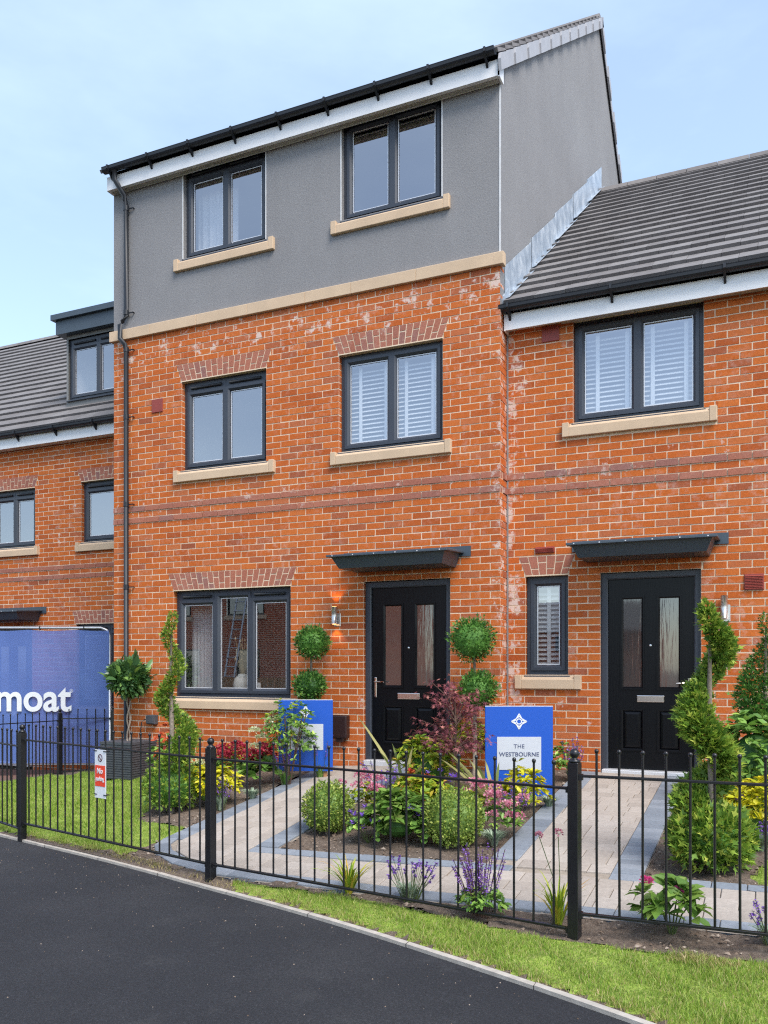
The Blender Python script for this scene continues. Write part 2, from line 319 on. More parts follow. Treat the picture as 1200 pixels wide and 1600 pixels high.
def link(name, data, parent=None):
    o = bpy.data.objects.new(name, data); COL.objects.link(o)
    if parent is not None: o.parent = parent
    return o
def fix_normals(o):
    bm = bmesh.new(); bm.from_mesh(o.data); bmesh.ops.recalc_face_normals(bm, faces=bm.faces); bm.to_mesh(o.data); bm.free(); return o
def tag(o, label=None, cat=None, group=None, kind=None):
    for k, v in (('label', label), ('category', cat), ('group', group), ('kind', kind)):
        if v: o[k] = v
    return o
def thing(name, label, cat, loc=(0, 0, 0), rz=0., group=None):
    o = link(name, None); o.empty_display_size = .2; o.location = loc; o.rotation_euler = (0, 0, rz); return tag(o, label, cat, group)
def bevel(o, w=.004, seg=1):
    m = o.modifiers.new('bevel', 'BEVEL'); m.width = w; m.segments = seg; m.limit_method = 'ANGLE'; return o
def np_mesh(name, v, f, mat, parent=None, smooth=False):
    m = bpy.data.meshes.new(name); k = f.shape[1]
    m.vertices.add(len(v)); m.vertices.foreach_set('co', np.ascontiguousarray(v, dtype=np.float32).ravel())
    m.loops.add(f.size); m.loops.foreach_set('vertex_index', np.ascontiguousarray(f, dtype=np.int32).ravel())
    m.polygons.add(len(f)); m.polygons.foreach_set('loop_start', np.arange(0, f.size, k, dtype=np.int32))
    m.update(calc_edges=True); m.materials.append(MATS[mat])
    if smooth: m.polygons.foreach_set('use_smooth', [True]*len(f))
    return link(name, m, parent)
def text(body, size, mat, parent, loc, bold=0., name='lettering', align='CENTER', space=1., extr=.0015, sx=1.):
    c = bpy.data.curves.new('t', 'FONT'); c.body = body; c.size = size; c.align_x = align; c.extrude = extr; c.offset = bold; c.space_character = space
    o = bpy.data.objects.new('t', c); COL.objects.link(o)
    dg = bpy.context.evaluated_depsgraph_get(); me = bpy.data.meshes.new_from_object(o.evaluated_get(dg))
    bpy.data.objects.remove(o); bpy.data.curves.remove(c)
    me.materials.clear(); me.materials.append(MATS[mat])
    r = link(name, me, parent); r.location = loc; r.rotation_euler = (math.pi/2, 0, 0); r.scale = (sx, 1, 1); return r

# ================================================================ THE HOUSES
ROW0 = 3.595                                  # top of the upper brown band course; courses are 75 mm
def rect_minus(r, holes):
    out = [r]
    for hx0, hx1, hz0, hz1 in holes:
        nxt = []
        for x0, x1, z0, z1 in out:
            if hx0 >= x1 or hx1 <= x0 or hz0 >= z1 or hz1 <= z0: nxt.append((x0, x1, z0, z1)); continue
            if hx0 > x0: nxt.append((x0, hx0, z0, z1))
            if hx1 < x1: nxt.append((hx1, x1, z0, z1))
            a, b_ = max(x0, hx0), min(x1, hx1)
            if hz0 > z0: nxt.append((a, b_, z0, hz0))
            if hz1 < z1: nxt.append((a, b_, hz1, z1))
        out = nxt
    return out
def sheet(holes, x0, x1, z0, z1, y, mb):
    xs = sorted({x0, x1, *[min(max(h[i], x0), x1) for h in holes for i in (0, 1)]}); zs = sorted({z0, z1, *[min(max(h[i], z0), z1) for h in holes for i in (2, 3)]})
    for a, b_ in zip(xs, xs[1:]):
        for c, d in zip(zs, zs[1:]):
            mx_, mz = (a+b_)/2, (c+d)/2
            if any(h[0] < mx_ < h[1] and h[2] < mz < h[3] for h in holes): continue
            mb.quad((a, y, c), (b_, y, c), (b_, y, d), (a, y, d))
def brick_wall(house, x0, x1, z0, z1, y, holes, lintels, sills, row0, phase, nearx, brown_rows=(0, 2), quoin=False, quoin_left=False):
    """mortar sheet with real bricks on it; the 300 that show largest are objects, the rest one mesh"""
    mb = MB(); sheet(holes, x0, x1, z0, z1, y+.004, mb)
    for h in holes:                            # mortar of the reveals
        mb.quad((h[0]-.006, y+.008, h[2]), (h[0]-.006, y+.13, h[2]), (h[0]-.006, y+.13, h[3]), (h[0]-.006, y+.008, h[3]))
        mb.quad((h[1]+.006, y+.008, h[2]), (h[1]+.006, y+.008, h[3]), (h[1]+.006, y+.13, h[3]), (h[1]+.006, y+.13, h[2]))
        mb.quad((h[0], y+.008, h[3]+.006), (h[0], y+.13, h[3]+.006), (h[1], y+.13, h[3]+.006), (h[1], y+.008, h[3]+.006))
    wall = mb.build('wall', 'mortar', house)
    cuts = [(h[0]-.004, h[1]+.004, h[2]-.004, h[3]+.004) for h in holes]+sills
    bricks = []
    n0 = math.floor((z0-row0)/.075); n1 = math.ceil((z1-row0)/.075)
    for n in range(n0, n1):
        za, zb = row0+n*.075+.006, row0+n*.075+.069
        za, zb = max(za, z0), min(zb, z1)
        if zb-za < .02: continue
        brown = (-1-n) in brown_rows
        off = phase+(0 if (n % 2) == (1 if brown_rows else 0) else .1125)
        rowcut = list(cuts)
        zm = (za+zb)/2
        for (lx0, lx1, lz0, lz1, sp) in lintels:
            if lz0-.01 < zm < lz1+.005:
                e = sp*(zm-lz0)/(lz1-lz0); rowcut.append((lx0-e-.008, lx1+e+.008, lz0-.05, lz1+.006))
        i0 = math.floor((x0-off)/.225)
        for i in range(i0, i0+int((x1-x0)/.225)+3):
            a, b_ = off+i*.225+.006, off+i*.225+.219
            a, b_ = max(a, x0), min(b_, x1)
            if b_-a < .02: continue
            for r in rect_minus((a, b_, za, zb), rowcut):
                for h in holes:                # close the jambs: a brick next to an opening runs up to it
                    if h[2]-.03 < zm < h[3]:
                        if 0 < h[0]-r[1] < .034: r = (r[0], h[0]-.004, r[2], r[3])
                        if 0 < r[0]-h[1] < .034: r = (h[1]+.004, r[1], r[2], r[3])
                if r[1]-r[0] < .008 or r[3]-r[2] < .012: continue
                dep = .032
                if any(abs(r[0]-h[1]) < .012 and h[2]-.03 < zm < h[3] or abs(r[1]-h[0]) < .012 and h[2]-.03 < zm < h[3] for h in holes): dep = .1
                if quoin and r[1] > x1-.004: dep = .102 if n % 2 else .215
                if quoin_left and r[0] < x0+.004: dep = .102
                bricks.append((r, dep, brown))
    bricks.sort(key=lambda q: abs((q[0][0]+q[0][1])/2-nearx)+.25*abs(q[0][2]-1.5))
    cache = {}
    mbs = {'brick': MB(), 'brick_brown': MB()}
    for k, (r, dep, brown) in enumerate(bricks):
        w, h = r[1]-r[0], r[3]-r[2]; pr = -.009 if brown else random.uniform(-.0015, .002)
        mt = 'brick_brown' if brown else 'brick'
        jz = random.uniform(-.0015, .0015)
        if k < 300:
            key = (round(w, 3), round(h, 3), dep, mt)
            if key not in cache: cache[key] = MB().box(-w/2, w/2, 0, dep, -h/2, h/2).mesh('brick', mt)
            o = link('brick', cache[key], wall); o.location = ((r[0]+r[1])/2, y+pr, (r[2]+r[3])/2+jz)
            o.rotation_euler = (0, random.uniform(-.006, .006), 0)
        else: mbs[mt].box(r[0], r[1], y+pr, y+dep, r[2]+jz, r[3]+jz)
    for mt, mm in mbs.items():
        if mm.v: tag(mm.build('brickwork', mt, wall), kind='stuff')
    return wall
def fan_lintel(house, x0, x1, z0, z1, sp, y):
    """flat gauged arch of brown bricks on end, splayed to both sides"""
    mb = MB(); mb.quad((x0, y+.001, z0), (x1, y+.001, z0), (x1+sp, y+.001, z1), (x0-sp, y+.001, z1))
    mb.box(x0, x1, y-.004, y+.1, z0-.014, z0-.002)
    li = mb.build('lintel', 'mortar', house)
    n = max(5, round((x1-x0)/.0765)); 
    for i in range(n):
        a, b_ = i/n, (i+1)/n
        def X(u, zt): e = sp*zt; return x0-e+(x1-x0+2*e)*u
        g = .006; split = .32 if i % 2 else .66
        for lo, hi in ((0., split-.027), (split+.027, 1.)):
            zl, zh = z0+(z1-z0)*lo, z0+(z1-z0)*hi-.003
            p = [(X(a, lo)+g, zl), (X(b_, lo)-g, zl), (X(b_, hi)-g, zh), (X(a, hi)+g, zh)]
            MB().prism(p, y-.003+random.uniform(-.001, .001), y+.03, 'y').build('brick', 'brick_brown', li)
def stone_sill(house, x0, x1, zt, y):
    h = .145
    mb = MB()
    mb.prism([(y-.045, zt-h), (y+.09, zt-h), (y+.09, zt), (y+.02, zt), (y-.045, zt-.045)], x0+.07, x1-.07, 'x')
    mb.box(x0, x0+.07, y-.047, y+.09, zt-h-.001, zt+.004); mb.box(x1-.07, x1, y-.047, y+.09, zt-h-.001, zt+.004)
    return bevel(mb.build('stone_sill', 'stone', house), .005)
def window(house, x0, x1, z0, z1, y, lights, vents=None, cill=True):
    w = link('window', MB().ring(x0, x1, z0, z1, .052, y+.07, y+.14, .006).mesh('window', 'pvc_grey'), house)
    fx = [x0+.045+(x1-x0-.09)*u for u in lights]
    for a in fx[1:-1]: MB().box(a-.03, a+.03, y+.074, y+.138, z0+.05, z1-.05).build('mullion', 'pvc_grey', w)
    for k, (a, b_) in enumerate(zip(fx, fx[1:])):
        zt = z1-.045-(.075 if vents and vents[k] else 0)
        if vents and vents[k]: MB().box(a-.002, b_+.002, y+.066, y+.13, zt, z1-.04).build('head_bar', 'pvc_grey', w)
        MB().ring(a, b_, z0+.045, zt, .056, y+.054, y+.12, .022).build('sash', 'pvc_grey', w)
        MB().quad((a+.058, y+.095, z0+.1), (b_-.058, y+.095, z0+.1), (b_-.058, y+.095, zt-.058), (a+.058, y+.095, zt-.058)).build('pane', 'glass', w)
        g = MB().ring(a+.060, b_-.060, z0+.105, zt-.060, .010, y+.086, y+.091).build('gasket', 'steel_strip', w)
        if vents and vents[k]:
            zc = (zt+z1-.045)/2+.004
            MB().tube([(a+.06, y+.055, zc), (b_-.06, y+.055, zc)], .017, 10).build('trickle_vent', 'gutter_black', w, True)
    if cill: bevel(MB().prism([(y-.005, z0-.030), (y+.13, z0-.030), (y+.13, z0+.002), (y+.03, z0+.002), (y-.005, z0-.012)], x0-.02, x1+.02, 'x').build('cill', 'pvc_grey', w), .004)
    return w
def room(house, x0, x1, z0, z1, y, depth=2.6, mat='room_wall', mg=.5):
    a, b_, c, d = x0-mg, x1+mg, z0-.75*min(1, mg*2), z1+.22*min(1, mg*2); f = y+.15; g = y+depth
    mb = MB()
    mb.quad((a, g, c), (b_, g, c), (b_, g, d), (a, g, d)).quad((a, f, c), (a, g, c), (a, g, d), (a, f, d)).quad((b_, f, c), (b_, f, d), (b_, g, d), (b_, g, c))
    mb.quad((a, f, c), (b_, f, c), (b_, g, c), (a, g, c)).quad((a, f, d), (a, g, d), (b_, g, d), (b_, f, d))
    sheet([(x0, x1, z0, z1)], a, b_, c, d, f, mb)
    return mb.build('room', mat, house)
def door(house, x0, x1, z0, z1, y, handle_left):
    fr_ = link('door', MB().ring(x0, x1, z0-.2, z1, .068, y+.05, y+.15, .012).mesh('door', 'pvc_grey'), house)
    sx0, sx1, sz0, sz1 = x0+.070, x1-.070, z0+.03, z1-.070; yf = y+.085; W_ = sx1-sx0; H_ = sz1-sz0
    lx = [(sx0+W_*.155, sx0+W_*.415), (sx0+W_*.585, sx0+W_*.845)]
    gl_ = [(a, b_, sz0+H_*.425, sz0+H_*.905) for a, b_ in lx]; pn = [(a, b_, sz0+H_*.10, sz0+H_*.315) for a, b_ in lx]
    mb = MB(); sheet(gl_+pn, sx0, sx1, sz0, sz1, yf, mb)
    for h in gl_+pn:
        i = .018
        A = [(h[0], h[2]), (h[1], h[2]), (h[1], h[3]), (h[0], h[3])]; B = [(h[0]+i, h[2]+i), (h[1]-i, h[2]+i), (h[1]-i, h[3]-i), (h[0]+i, h[3]-i)]
        for k in range(4):
            mb.quad((A[k][0], yf, A[k][1]), (A[(k+1) % 4][0], yf, A[(k+1) % 4][1]), (B[(k+1) % 4][0], yf+.014, B[(k+1) % 4][1]), (B[k][0], yf+.014, B[k][1]))
    mb.build('leaf', 'door_black', fr_)
    for h in gl_:
        MB().box(h[0]+.016, h[1]-.016, yf+.013, yf+.02, h[2]+.016, h[3]-.016).build('pane', 'door_glass', fr_)
        MB().ring(h[0]-.012, h[1]+.012, h[2]-.012, h[3]+.012, .03, yf-.010, yf+.004, .014).build('glazing_bead', 'door_black', fr_)
    for h in pn:
        i, j = .019, .05
        MB().ring(h[0]-.010, h[1]+.010, h[2]-.010, h[3]+.010, .026, yf-.008, yf+.004, .012).build('panel_moulding', 'door_black', fr_)
        p = MB(); A = [(h[0]+i, h[2]+i), (h[1]-i, h[2]+i), (h[1]-i, h[3]-i), (h[0]+i, h[3]-i)]; B = [(h[0]+j, h[2]+j), (h[1]-j, h[2]+j), (h[1]-j, h[3]-j), (h[0]+j, h[3]-j)]
        for k in range(4): p.quad((A[k][0], yf+.013, A[k][1]), (A[(k+1) % 4][0], yf+.013, A[(k+1) % 4][1]), (B[(k+1) % 4][0], yf-.004, B[(k+1) % 4][1]), (B[k][0], yf-.004, B[k][1]))
        p.quad(*[(q[0], yf-.004, q[1]) for q in B]); p.build('panel', 'door_black', fr_)
    zc = sz0+H_*.372; xc = (sx0+sx1)/2
    lb = bevel(MB().box(xc-.135, xc+.135, yf-.012, yf+.002, zc-.035, zc+.035).build('letterbox', 'chrome', fr_), .006, 2)
    MB().box(xc-.11, xc+.11, yf-.017, yf-.011, zc-.021, zc+.021).build('flap', 'chrome', lb)
    hx = sx0+.045 if handle_left else sx1-.045; s_ = 1 if handle_left else -1
    hd = bevel(MB().box(hx-.015, hx+.015, yf-.012, yf+.001, zc-.02, zc+.21).build('handle', 'chrome', fr_), .006, 2)
    MB().tube([(hx, yf-.01, zc+.16), (hx, yf-.05, zc+.16), (hx+s_*.02, yf-.055, zc+.16), (hx+s_*.12, yf-.055, zc+.16)], .009, 8).build('lever', 'chrome', hd, True)
    MB().lathe([(.0, 0), (.012, .0), (.012, .006), (0, .008)], seg=10).build('spyhole', 'chrome', fr_).matrix_local = Matrix.Translation((xc, yf, sz0+H_*.65)) @ Matrix.Rotation(math.pi/2, 4, 'X')
    bevel(MB().box(x0+.02, x1-.02, y-.05, y+.15, z0-.035, z0+.028).build('threshold', 'steel_strip', fr_), .006)
    MB().box(x0, x1, y+.16, y+.2, z0-.1, z1).build('backing', 'room_dark', fr_)
    return fr_
def canopy(house, xc, y, zt):
    w, p = .70, .55
    c_ = MB().prism([(y-p, zt-.062), (y-p, zt-.036), (y+.01, zt), (y+.01, zt-.026)], xc-w, xc+w, 'x').build('door_canopy', 'canopy_grey', house); bevel(c_, .005)
    mb = MB(); a, b_ = .045, .10
    T = [(xc-w+a, y-p+a, zt-.058), (xc+w-a, y-p+a, zt-.058), (xc+w-a, y, zt-.028), (xc-w+a, y, zt-.028)]
    Bm = [(xc-w+b_, y-p+b_+.02, zt-.175), (xc+w-b_, y-p+b_+.02, zt-.175), (xc+w-b_, y, zt-.175), (xc-w+b_, y, zt-.175)]
    for k in range(4): mb.quad(T[k], T[(k+1) % 4], Bm[(k+1) % 4], Bm[k])
    mb.quad(*Bm); fix_normals(mb.build('fascia', 'canopy_grey', c_))
    MB().box(xc-w-.05, xc+w+.075, y-.014, y-.002, zt-.06, zt+.05).build('flashing', 'canopy_grey', c_)
    for k in range(6): 
        bx_ = xc-w+.08+k*.248
        MB().box(bx_-.006, bx_+.006, y-p-.003, y-p, zt-.053, zt-.043).build('rivet', 'steel_strip', c_)
    return c_
def gutter(house, x0, x1, y, z, step=.85, left_cap=True):
    pr = [(y-.052-.052*math.cos(math.pi*k/8), z-.043*math.sin(math.pi*k/8)-(.010 if 0 < k < 8 else 0)) for k in range(9)]
    pr = [(y-.108, z+.010)]+pr+[(y+.004, z+.012), (y-.006, z), ]
    g = MB().prism([(u, v) for u, v in pr], x0, x1, 'x').build('gutter', 'gutter_black', house)
    n = max(2, int((x1-x0)/step))
    for k in range(n+1):
        bx_ = x0+.1+(x1-x0-.2)*k/n
        MB().prism([(y-.119, z+.016), (y-.119, z-.03), (y-.06, z-.075), (y+.002, z-.135), (y+.012, z-.135), (y+.012, z+.016)], bx_-.012, bx_+.012, 'x').build('gutter_bracket', 'gutter_black', g)
    return g
def tile_roof(house, name, x0, x1, ye, ze, yr, zr, gauge, width, singles=True, xmax=None):
    """rows of flat interlocking tiles, each tile tilted on the one below"""
    L = math.hypot(yr-ye, zr-ze); ang = math.atan2(zr-ze, yr-ye); n = int(L/gauge)
    ux = (math.cos(ang), math.sin(ang))
    base = MB().quad((x0, ye, ze-.03), (x1, ye, ze-.03), (x1, yr, zr-.03), (x0, yr, zr-.03)).build(name, 'gutter_black', house)
    tm = MB().prism([(0, .006), (0, .050), (gauge+.03, .012), (gauge+.03, -.004)], -width/2+.0015, width/2-.0015, 'x').mesh('roof_tile', 'roof_tile')
    mb = MB(); cnt = 0
    for r in range(n):
        off = (width/2 if r % 2 else 0)
        s0 = r*gauge
        for i in range(int((x1-x0)/width)+2):
            xa = x0+i*width-off; xb = xa+width
            ca, cb = max(xa, x0), min(xb, x1)
            if cb-ca < .03: continue
            y_, z_ = ye+ux[0]*s0, ze+ux[1]*s0
            full = cb-ca > width-.002
            if singles and full and cnt < 290 and cb < (xmax or 1e9):
                o = link('roof_tile', tm, base); o.location = ((xa+xb)/2, y_, z_+random.uniform(-.002, .002)); o.rotation_euler = (ang, 0, random.uniform(-.004, .004)); cnt += 1
            else:
                pr = [(0, .006), (0, .050), (gauge+.03, .012), (gauge+.03, -.004)]
                mb.prism([(y_+ux[0]*u-ux[1]*v, z_+ux[1]*u+ux[0]*v) for u, v in pr], ca+.0015, cb-.0015, 'x')
    if mb.v: tag(mb.build('tiling', 'roof_tile', base), kind='stuff')
    k = int((x1-x0)/.45)
    for i in range(k):
        a = x0+(x1-x0)*i/k
        MB().prism([(yr-.14, zr-.06), (yr-.1, zr+.02), (yr, zr+.055), (yr+.1, zr+.02), (yr+.14, zr-.06)], a+.004, a+(x1-x0)/k-.004, 'x').build('ridge_tile', 'roof_tile', base)
    return base
def vent(house, x0, x1, z0, z1, y, slats=0):
    v = bevel(MB().box(x0, x1, y-.014, y+.01, z0, z1).build('wall_vent', 'terracotta_plastic', house), .003)
    for k in range(slats):
        zz = z0+.012+(z1-z0-.02)*k/slats
        MB().prism([(y-.024, zz), (y-.013, zz), (y-.013, zz+(z1-z0)/slats*.55)], x0+.008, x1-.008, 'x').build('louvre', 'terracotta_plastic', v)

# ---------------------------------------------------------------- town house (grey render over red brick)
H1 = thing('town_house', 'three storey red brick town house with a grey rendered top floor and gable', 'house', (-2.6, 0, .3))
inv1 = Matrix.Translation((2.6, 0, -.3))
def settle(h):                               # parts were built in place: keep them there under the Empty
    inv = Matrix.Translation([-c for c in h.location])
    for o in h.children: o.matrix_parent_inverse = inv
HD1, HD2, HD3 = 2.475, 5.10, 7.785
W1 = [(-4.125, -2.91, 6.645, HD3), (-1.89, -.66, 6.645, HD3)]
holes1 = [(-4.145, -2.905, 3.985, HD2), (-1.92, -.65, 3.985, HD2), (-4.27, -2.565, 1.145, HD1), (-1.605, -.565, .2, HD1+.005)]
lint1 = [(-4.145, -2.905, HD2+.012, 5.32, .08), (-1.92, -.65, HD2+.012, 5.32, .08), (-4.27, -2.565, HD1+.012, 2.695, .085)]
sills1 = [(-4.25, -2.775, 3.815, 3.985), (-2.015, -.545, 3.815, 3.985), (-4.34, -2.46, .995, 1.145)]
brick_wall(H1, -5.24, 0, -.1, 5.765, 0, holes1, lint1, [(a-.006, b_+.006, c, d) for a, b_, c, d in sills1], ROW0, -.225*20-.22-.0025, -.2, quoin=True)
for l in lint1: fan_lintel(H1, *l, 0)
for a, b_, c, d in sills1: stone_sill(H1, a, b_, d-.005, 0)
window(H1, *holes1[0], 0, [0, .5, 1], [1, 1]); window(H1, *holes1[1], 0, [0, .5, 1])
window(H1, *holes1[2], 0, [0, .34, .66, 1], [1, 0, 1])
for h in holes1[:3]: room(H1, *h, 0)
door(H1, holes1[3][0], holes1[3][1], .435, HD1, 0, True)
canopy(H1, -1.10, 0, 2.765)
# quoin return on the right flank
mb = MB().quad((-.006, .004, .1), (-.006, 1.2, .1), (-.006, 1.2, 5.765), (-.006, .004, 5.765)); side = mb.build('return_wall', 'mortar', H1)
for n in range(-46, 29):
    z = ROW0+n*.075
    y0 = (.112 if n % 2 else .225)
    brown = (-1-n) in (0, 2)
    for a, b_ in ((y0, y0+.215 if n % 2 else y0+.1), (y0+.225, y0+.44)) if z > 5.0 else ((y0, .27),):
        if b_-a > .03: MB().box(-.03, (.012 if brown else .0)+random.uniform(-.001, .001), a, b_, z+.005, z+.07).build('brick', 'brick_brown' if brown else 'brick', side)
# render storey and gable
RY, RZ = 5.70, 12.28                          # ridge
EY, EZ = -.14, 7.86                            # eaves line of the roof plane
mb = MB(); sheet(W1, -5.24, 0, 5.76, 8.0, 0, mb)
for h in W1:
    mb.quad((h[0], 0, h[2]), (h[0], .12, h[2]), (h[0], .12, h[3]), (h[0], 0, h[3])); mb.quad((h[1], 0, h[2]), (h[1], 0, h[3]), (h[1], .12, h[3]), (h[1], .12, h[2]))
mb.build('render_wall', 'render', H1)
mb = MB().quad((0, 0, 5.3), (0, 2*RY, 5.3), (0, 2*RY, EZ), (0, RY, RZ-.02), (0, 0, EZ+.1)); mb.build('gable_wall', 'render', H1)
MB().quad((-5.24, 0, -.5), (-5.24, 0, 7.9), (-5.24, RY, RZ-.05), (-5.24, 2*RY, 7.9), (-5.24, 2*RY, -.5)).build('flank_wall', 'render', H1)
MB().quad((-5.24, 2*RY, -.5), (0, 2*RY, -.5), (0, 2*RY, EZ), (-5.24, 2*RY, EZ)).build('rear_wall', 'render', H1)
for h in W1:
    window(H1, *h, 0, [0, .5, 1], [1, 1] if h[0] < -3 else None); room(H1, *h, 0); stone_sill(H1, h[0]-.12, h[1]+.13 if h[0] < -3 else h[1]+.10, 6.635, 0)
    MB().box(h[0]-.012, h[0]+.003, -.004, .01, h[2], h[3]).build('render_bead', 'bead', H1); MB().box(h[1]-.003, h[1]+.012, -.004, .01, h[2], h[3]).build('render_bead', 'bead', H1)
MB().box(-.013, .004, -.005, .012, 5.9, 7.7).build('render_bead', 'bead', H1)
st = link('stone_band', MB().box(-5.27, .02, -.02, .05, 5.772, 5.895).mesh('stone_band', 'mortar'), H1)
xs = [-5.285, -4.62, -3.9, -3.15, -2.35, -1.75, -.95, .045]
for a, b_ in zip(xs, xs[1:]): bevel(MB().prism([(-.042, 5.765), (.06, 5.765), (.06, 5.905), (-.004, 5.905), (-.042, 5.895)], a+.002, b_-.002, 'x').build('band_stone', 'stone', st), .004)
# eaves
MB().box(-5.235, .03, -.132, -.115, 7.69, 7.86).build('fascia', 'white_upvc', H1)
sf = MB().box(-5.25, .028, -.115, .0, 7.695, 7.71).build('soffit', 'white_upvc', H1)
MB().box(-5.2, .0, -.075, -.03, 7.688, 7.694).build('vent_strip', 'soffit_vent', sf)
MB().box(.012, .032, -.132, .02, 7.68, 7.88).build('box_end', 'white_upvc', H1)
gutter(H1, -5.235, -.0, -.135, 7.93, .62)
MB().quad((-5.3, EY, EZ), (.04, EY, EZ), (.04, RY, RZ), (-5.3, RY, RZ)).quad((-5.3, RY, RZ), (.04, RY, RZ), (.04, 2*RY+.1, EZ), (-5.3, 2*RY+.1, EZ)).build('roof_deck', 'roof_tile', H1)
r1 = tile_roof(H1, 'roof', -5.3, .03, EY-.03, EZ+.04, RY, RZ+.04, .345, .33, False)
vg = MB().prism([(EY, EZ-.02), (EY, EZ+.05), (RY, RZ+.06), (2*RY, EZ+.05), (2*RY, EZ-.02), (RY, RZ-.02)], .012, .03, 'x').build('verge', 'gutter_black', H1)
sl = (RZ-EZ)/(RY-EY)
for k in range(21):                           # interlocking dry verge units up the gable
    a = EY-.02+k*(RY-EY)/20.6; b_ = a+(RY-EY)/20.6+.012; za = EZ+(a-EY)*sl; zb = EZ+(b_-EY)*sl
    MB().prism([(a, za-.13), (a-.025, za-.02), (a, za+.055), (b_, zb+.04), (b_-.02, zb-.03), (b_, zb-.13)], .03, .062-.02*(k % 2), 'x').build('verge_unit', 'verge_grey', vg)
for k in range(20):
    a = RY+k*(RY-EY)/20; b_ = a+(RY-EY)/20+.012; za = RZ-(a-RY)*sl; zb = RZ-(b_-RY)*sl
    MB().prism([(a, za-.13), (a, za+.055), (b_, zb+.04), (b_, zb-.13)], .03, .062-.02*(k % 2), 'x').build('verge_unit', 'verge_grey', vg)
# downpipe
px_ = -4.995
dp = MB().tube([(px_-.06, -.19, 7.88), (px_-.06, -.19, 7.76), (px_, -.08, 7.60), (px_, -.045, 7.5), (px_, -.045, 6.06), (px_-.05, -.06, 5.99), (px_-.06, -.095, 5.93), (px_-.055, -.095, 5.76), (px_, -.07, 5.68), (px_, -.045, 5.6), (px_, -.045, .1)], .031, 12).build('downpipe', 'gutter_black', H1, True)
for z in (7.45, 6.1, 5.62, 4.75, 3.62, 2.55, 1.45):
    MB().lathe([(.031, z-.03), (.036, z-.03), (.036, z+.03), (.031, z+.03)], px_, -.045, 12).build('pipe_socket', 'gutter_black', dp)
    MB().box(px_+.03, px_+.10, -.035, -.022, z-.006, z+.006).build('pipe_clip', 'gutter_black', dp); MB().box(px_+.088, px_+.10, -.03, 0, z-.006, z+.006).build('pipe_clip', 'gutter_black', dp)
vent(H1, -4.61, -4.44, 4.765, 4.935, 0)
bevel(MB().box(-1.99, -1.775, -.10, .0, .70, .965).build('meter_box', 'brown_plastic', H1), .02, 3)
bevel(MB().box(-1.93, -1.83, -.08, .0, .655, .71).build('meter_pipe_cover', 'brown_plastic', H1), .01)
MB().quad((-5.24, .2, 7.7), (0, .2, 7.7), (0, RY*2, 7.7), (-5.24, RY*2, 7.7)).build('attic_floor', 'room_dark', H1)
settle(H1)

# ---------------------------------------------------------------- lower house on the right
D = .24
H2 = thing('brick_house', 'two storey red brick house under a grey tiled roof beside the grey gable', 'house', (2.6, D, .3))
holes2 = [(.72, 2.005, 4.075, 5.14), (.21, .665, 1.43, 2.485), (1.0, 1.98, .2, 2.485)]
lint2 = [(.21, .665, 2.497, 2.695, .075)]
sills2 = [(.61, 2.13, 3.905, 4.075), (.10, .805, 1.28, 1.43)]
brick_wall(H2, .004, 5.4, -.1, 5.2, D, holes2, lint2, [(a-.006, b_+.006, c, d) for a, b_, c, d in sills2], ROW0+.006, .2-.0025, 1.5)
for l in lint2: fan_lintel(H2, *l, D)
for a, b_, c, d in sills2: stone_sill(H2, a, b_, d-.005, D)
window(H2, *holes2[0], D, [0, .5, 1]); window(H2, *holes2[1], D, [0, 1])
for h in holes2[:2]: room(H2, *h, D)
door(H2, holes2[2][0], holes2[2][1], .43, 2.485, D, False)
canopy(H2, 1.46, D, 2.775)
E2Y, E2Z, R2Z = D-.15, 5.34, 9.42
MB().box(.03, 5.5, D-.142, D-.125, 5.105, 5.275).build('fascia', 'white_upvc', H2)
sf = MB().box(.03, 5.5, D-.125, D+.005, 5.145, 5.16).build('soffit', 'white_upvc', H2)
MB().box(.6, 5.4, D-.1, D-.004, 5.128, 5.144).build('vent_strip', 'soffit_vent', sf)
MB().box(.012, .030, D-.143, D, 5.10, 5.29).build('box_end', 'white_upvc', H2)
gutter(H2, -.02, 5.5, D-.146, 5.335, .92)
tile_roof(H2, 'roof', .02, 5.5, E2Y-.03, E2Z+.02, RY, R2Z, .345, .33, True)
MB().quad((.0, RY, R2Z), (5.5, RY, R2Z), (5.5, 2*RY, 5.3), (.0, 2*RY, 5.3)).build('rear_roof', 'roof_tile', H2)
MB().quad((5.4, D, -.2), (5.4, D, 5.2), (5.4, RY, R2Z-.1), (5.4, 2*RY, 5.2), (5.4, 2*RY, -.2)).build('flank_wall', 'far_brick', H2)
MB().quad((0, 2*RY, -.2), (5.4, 2*RY, -.2), (5.4, 2*RY, 5.3), (0, 2*RY, 5.3)).build('rear_wall', 'far_brick', H2)
MB().quad((0.01, .4, 5.17), (5.4, .4, 5.17), (5.4, RY*2, 5.17), (0.01, RY*2, 5.17)).build('ceiling', 'room_dark', H2)
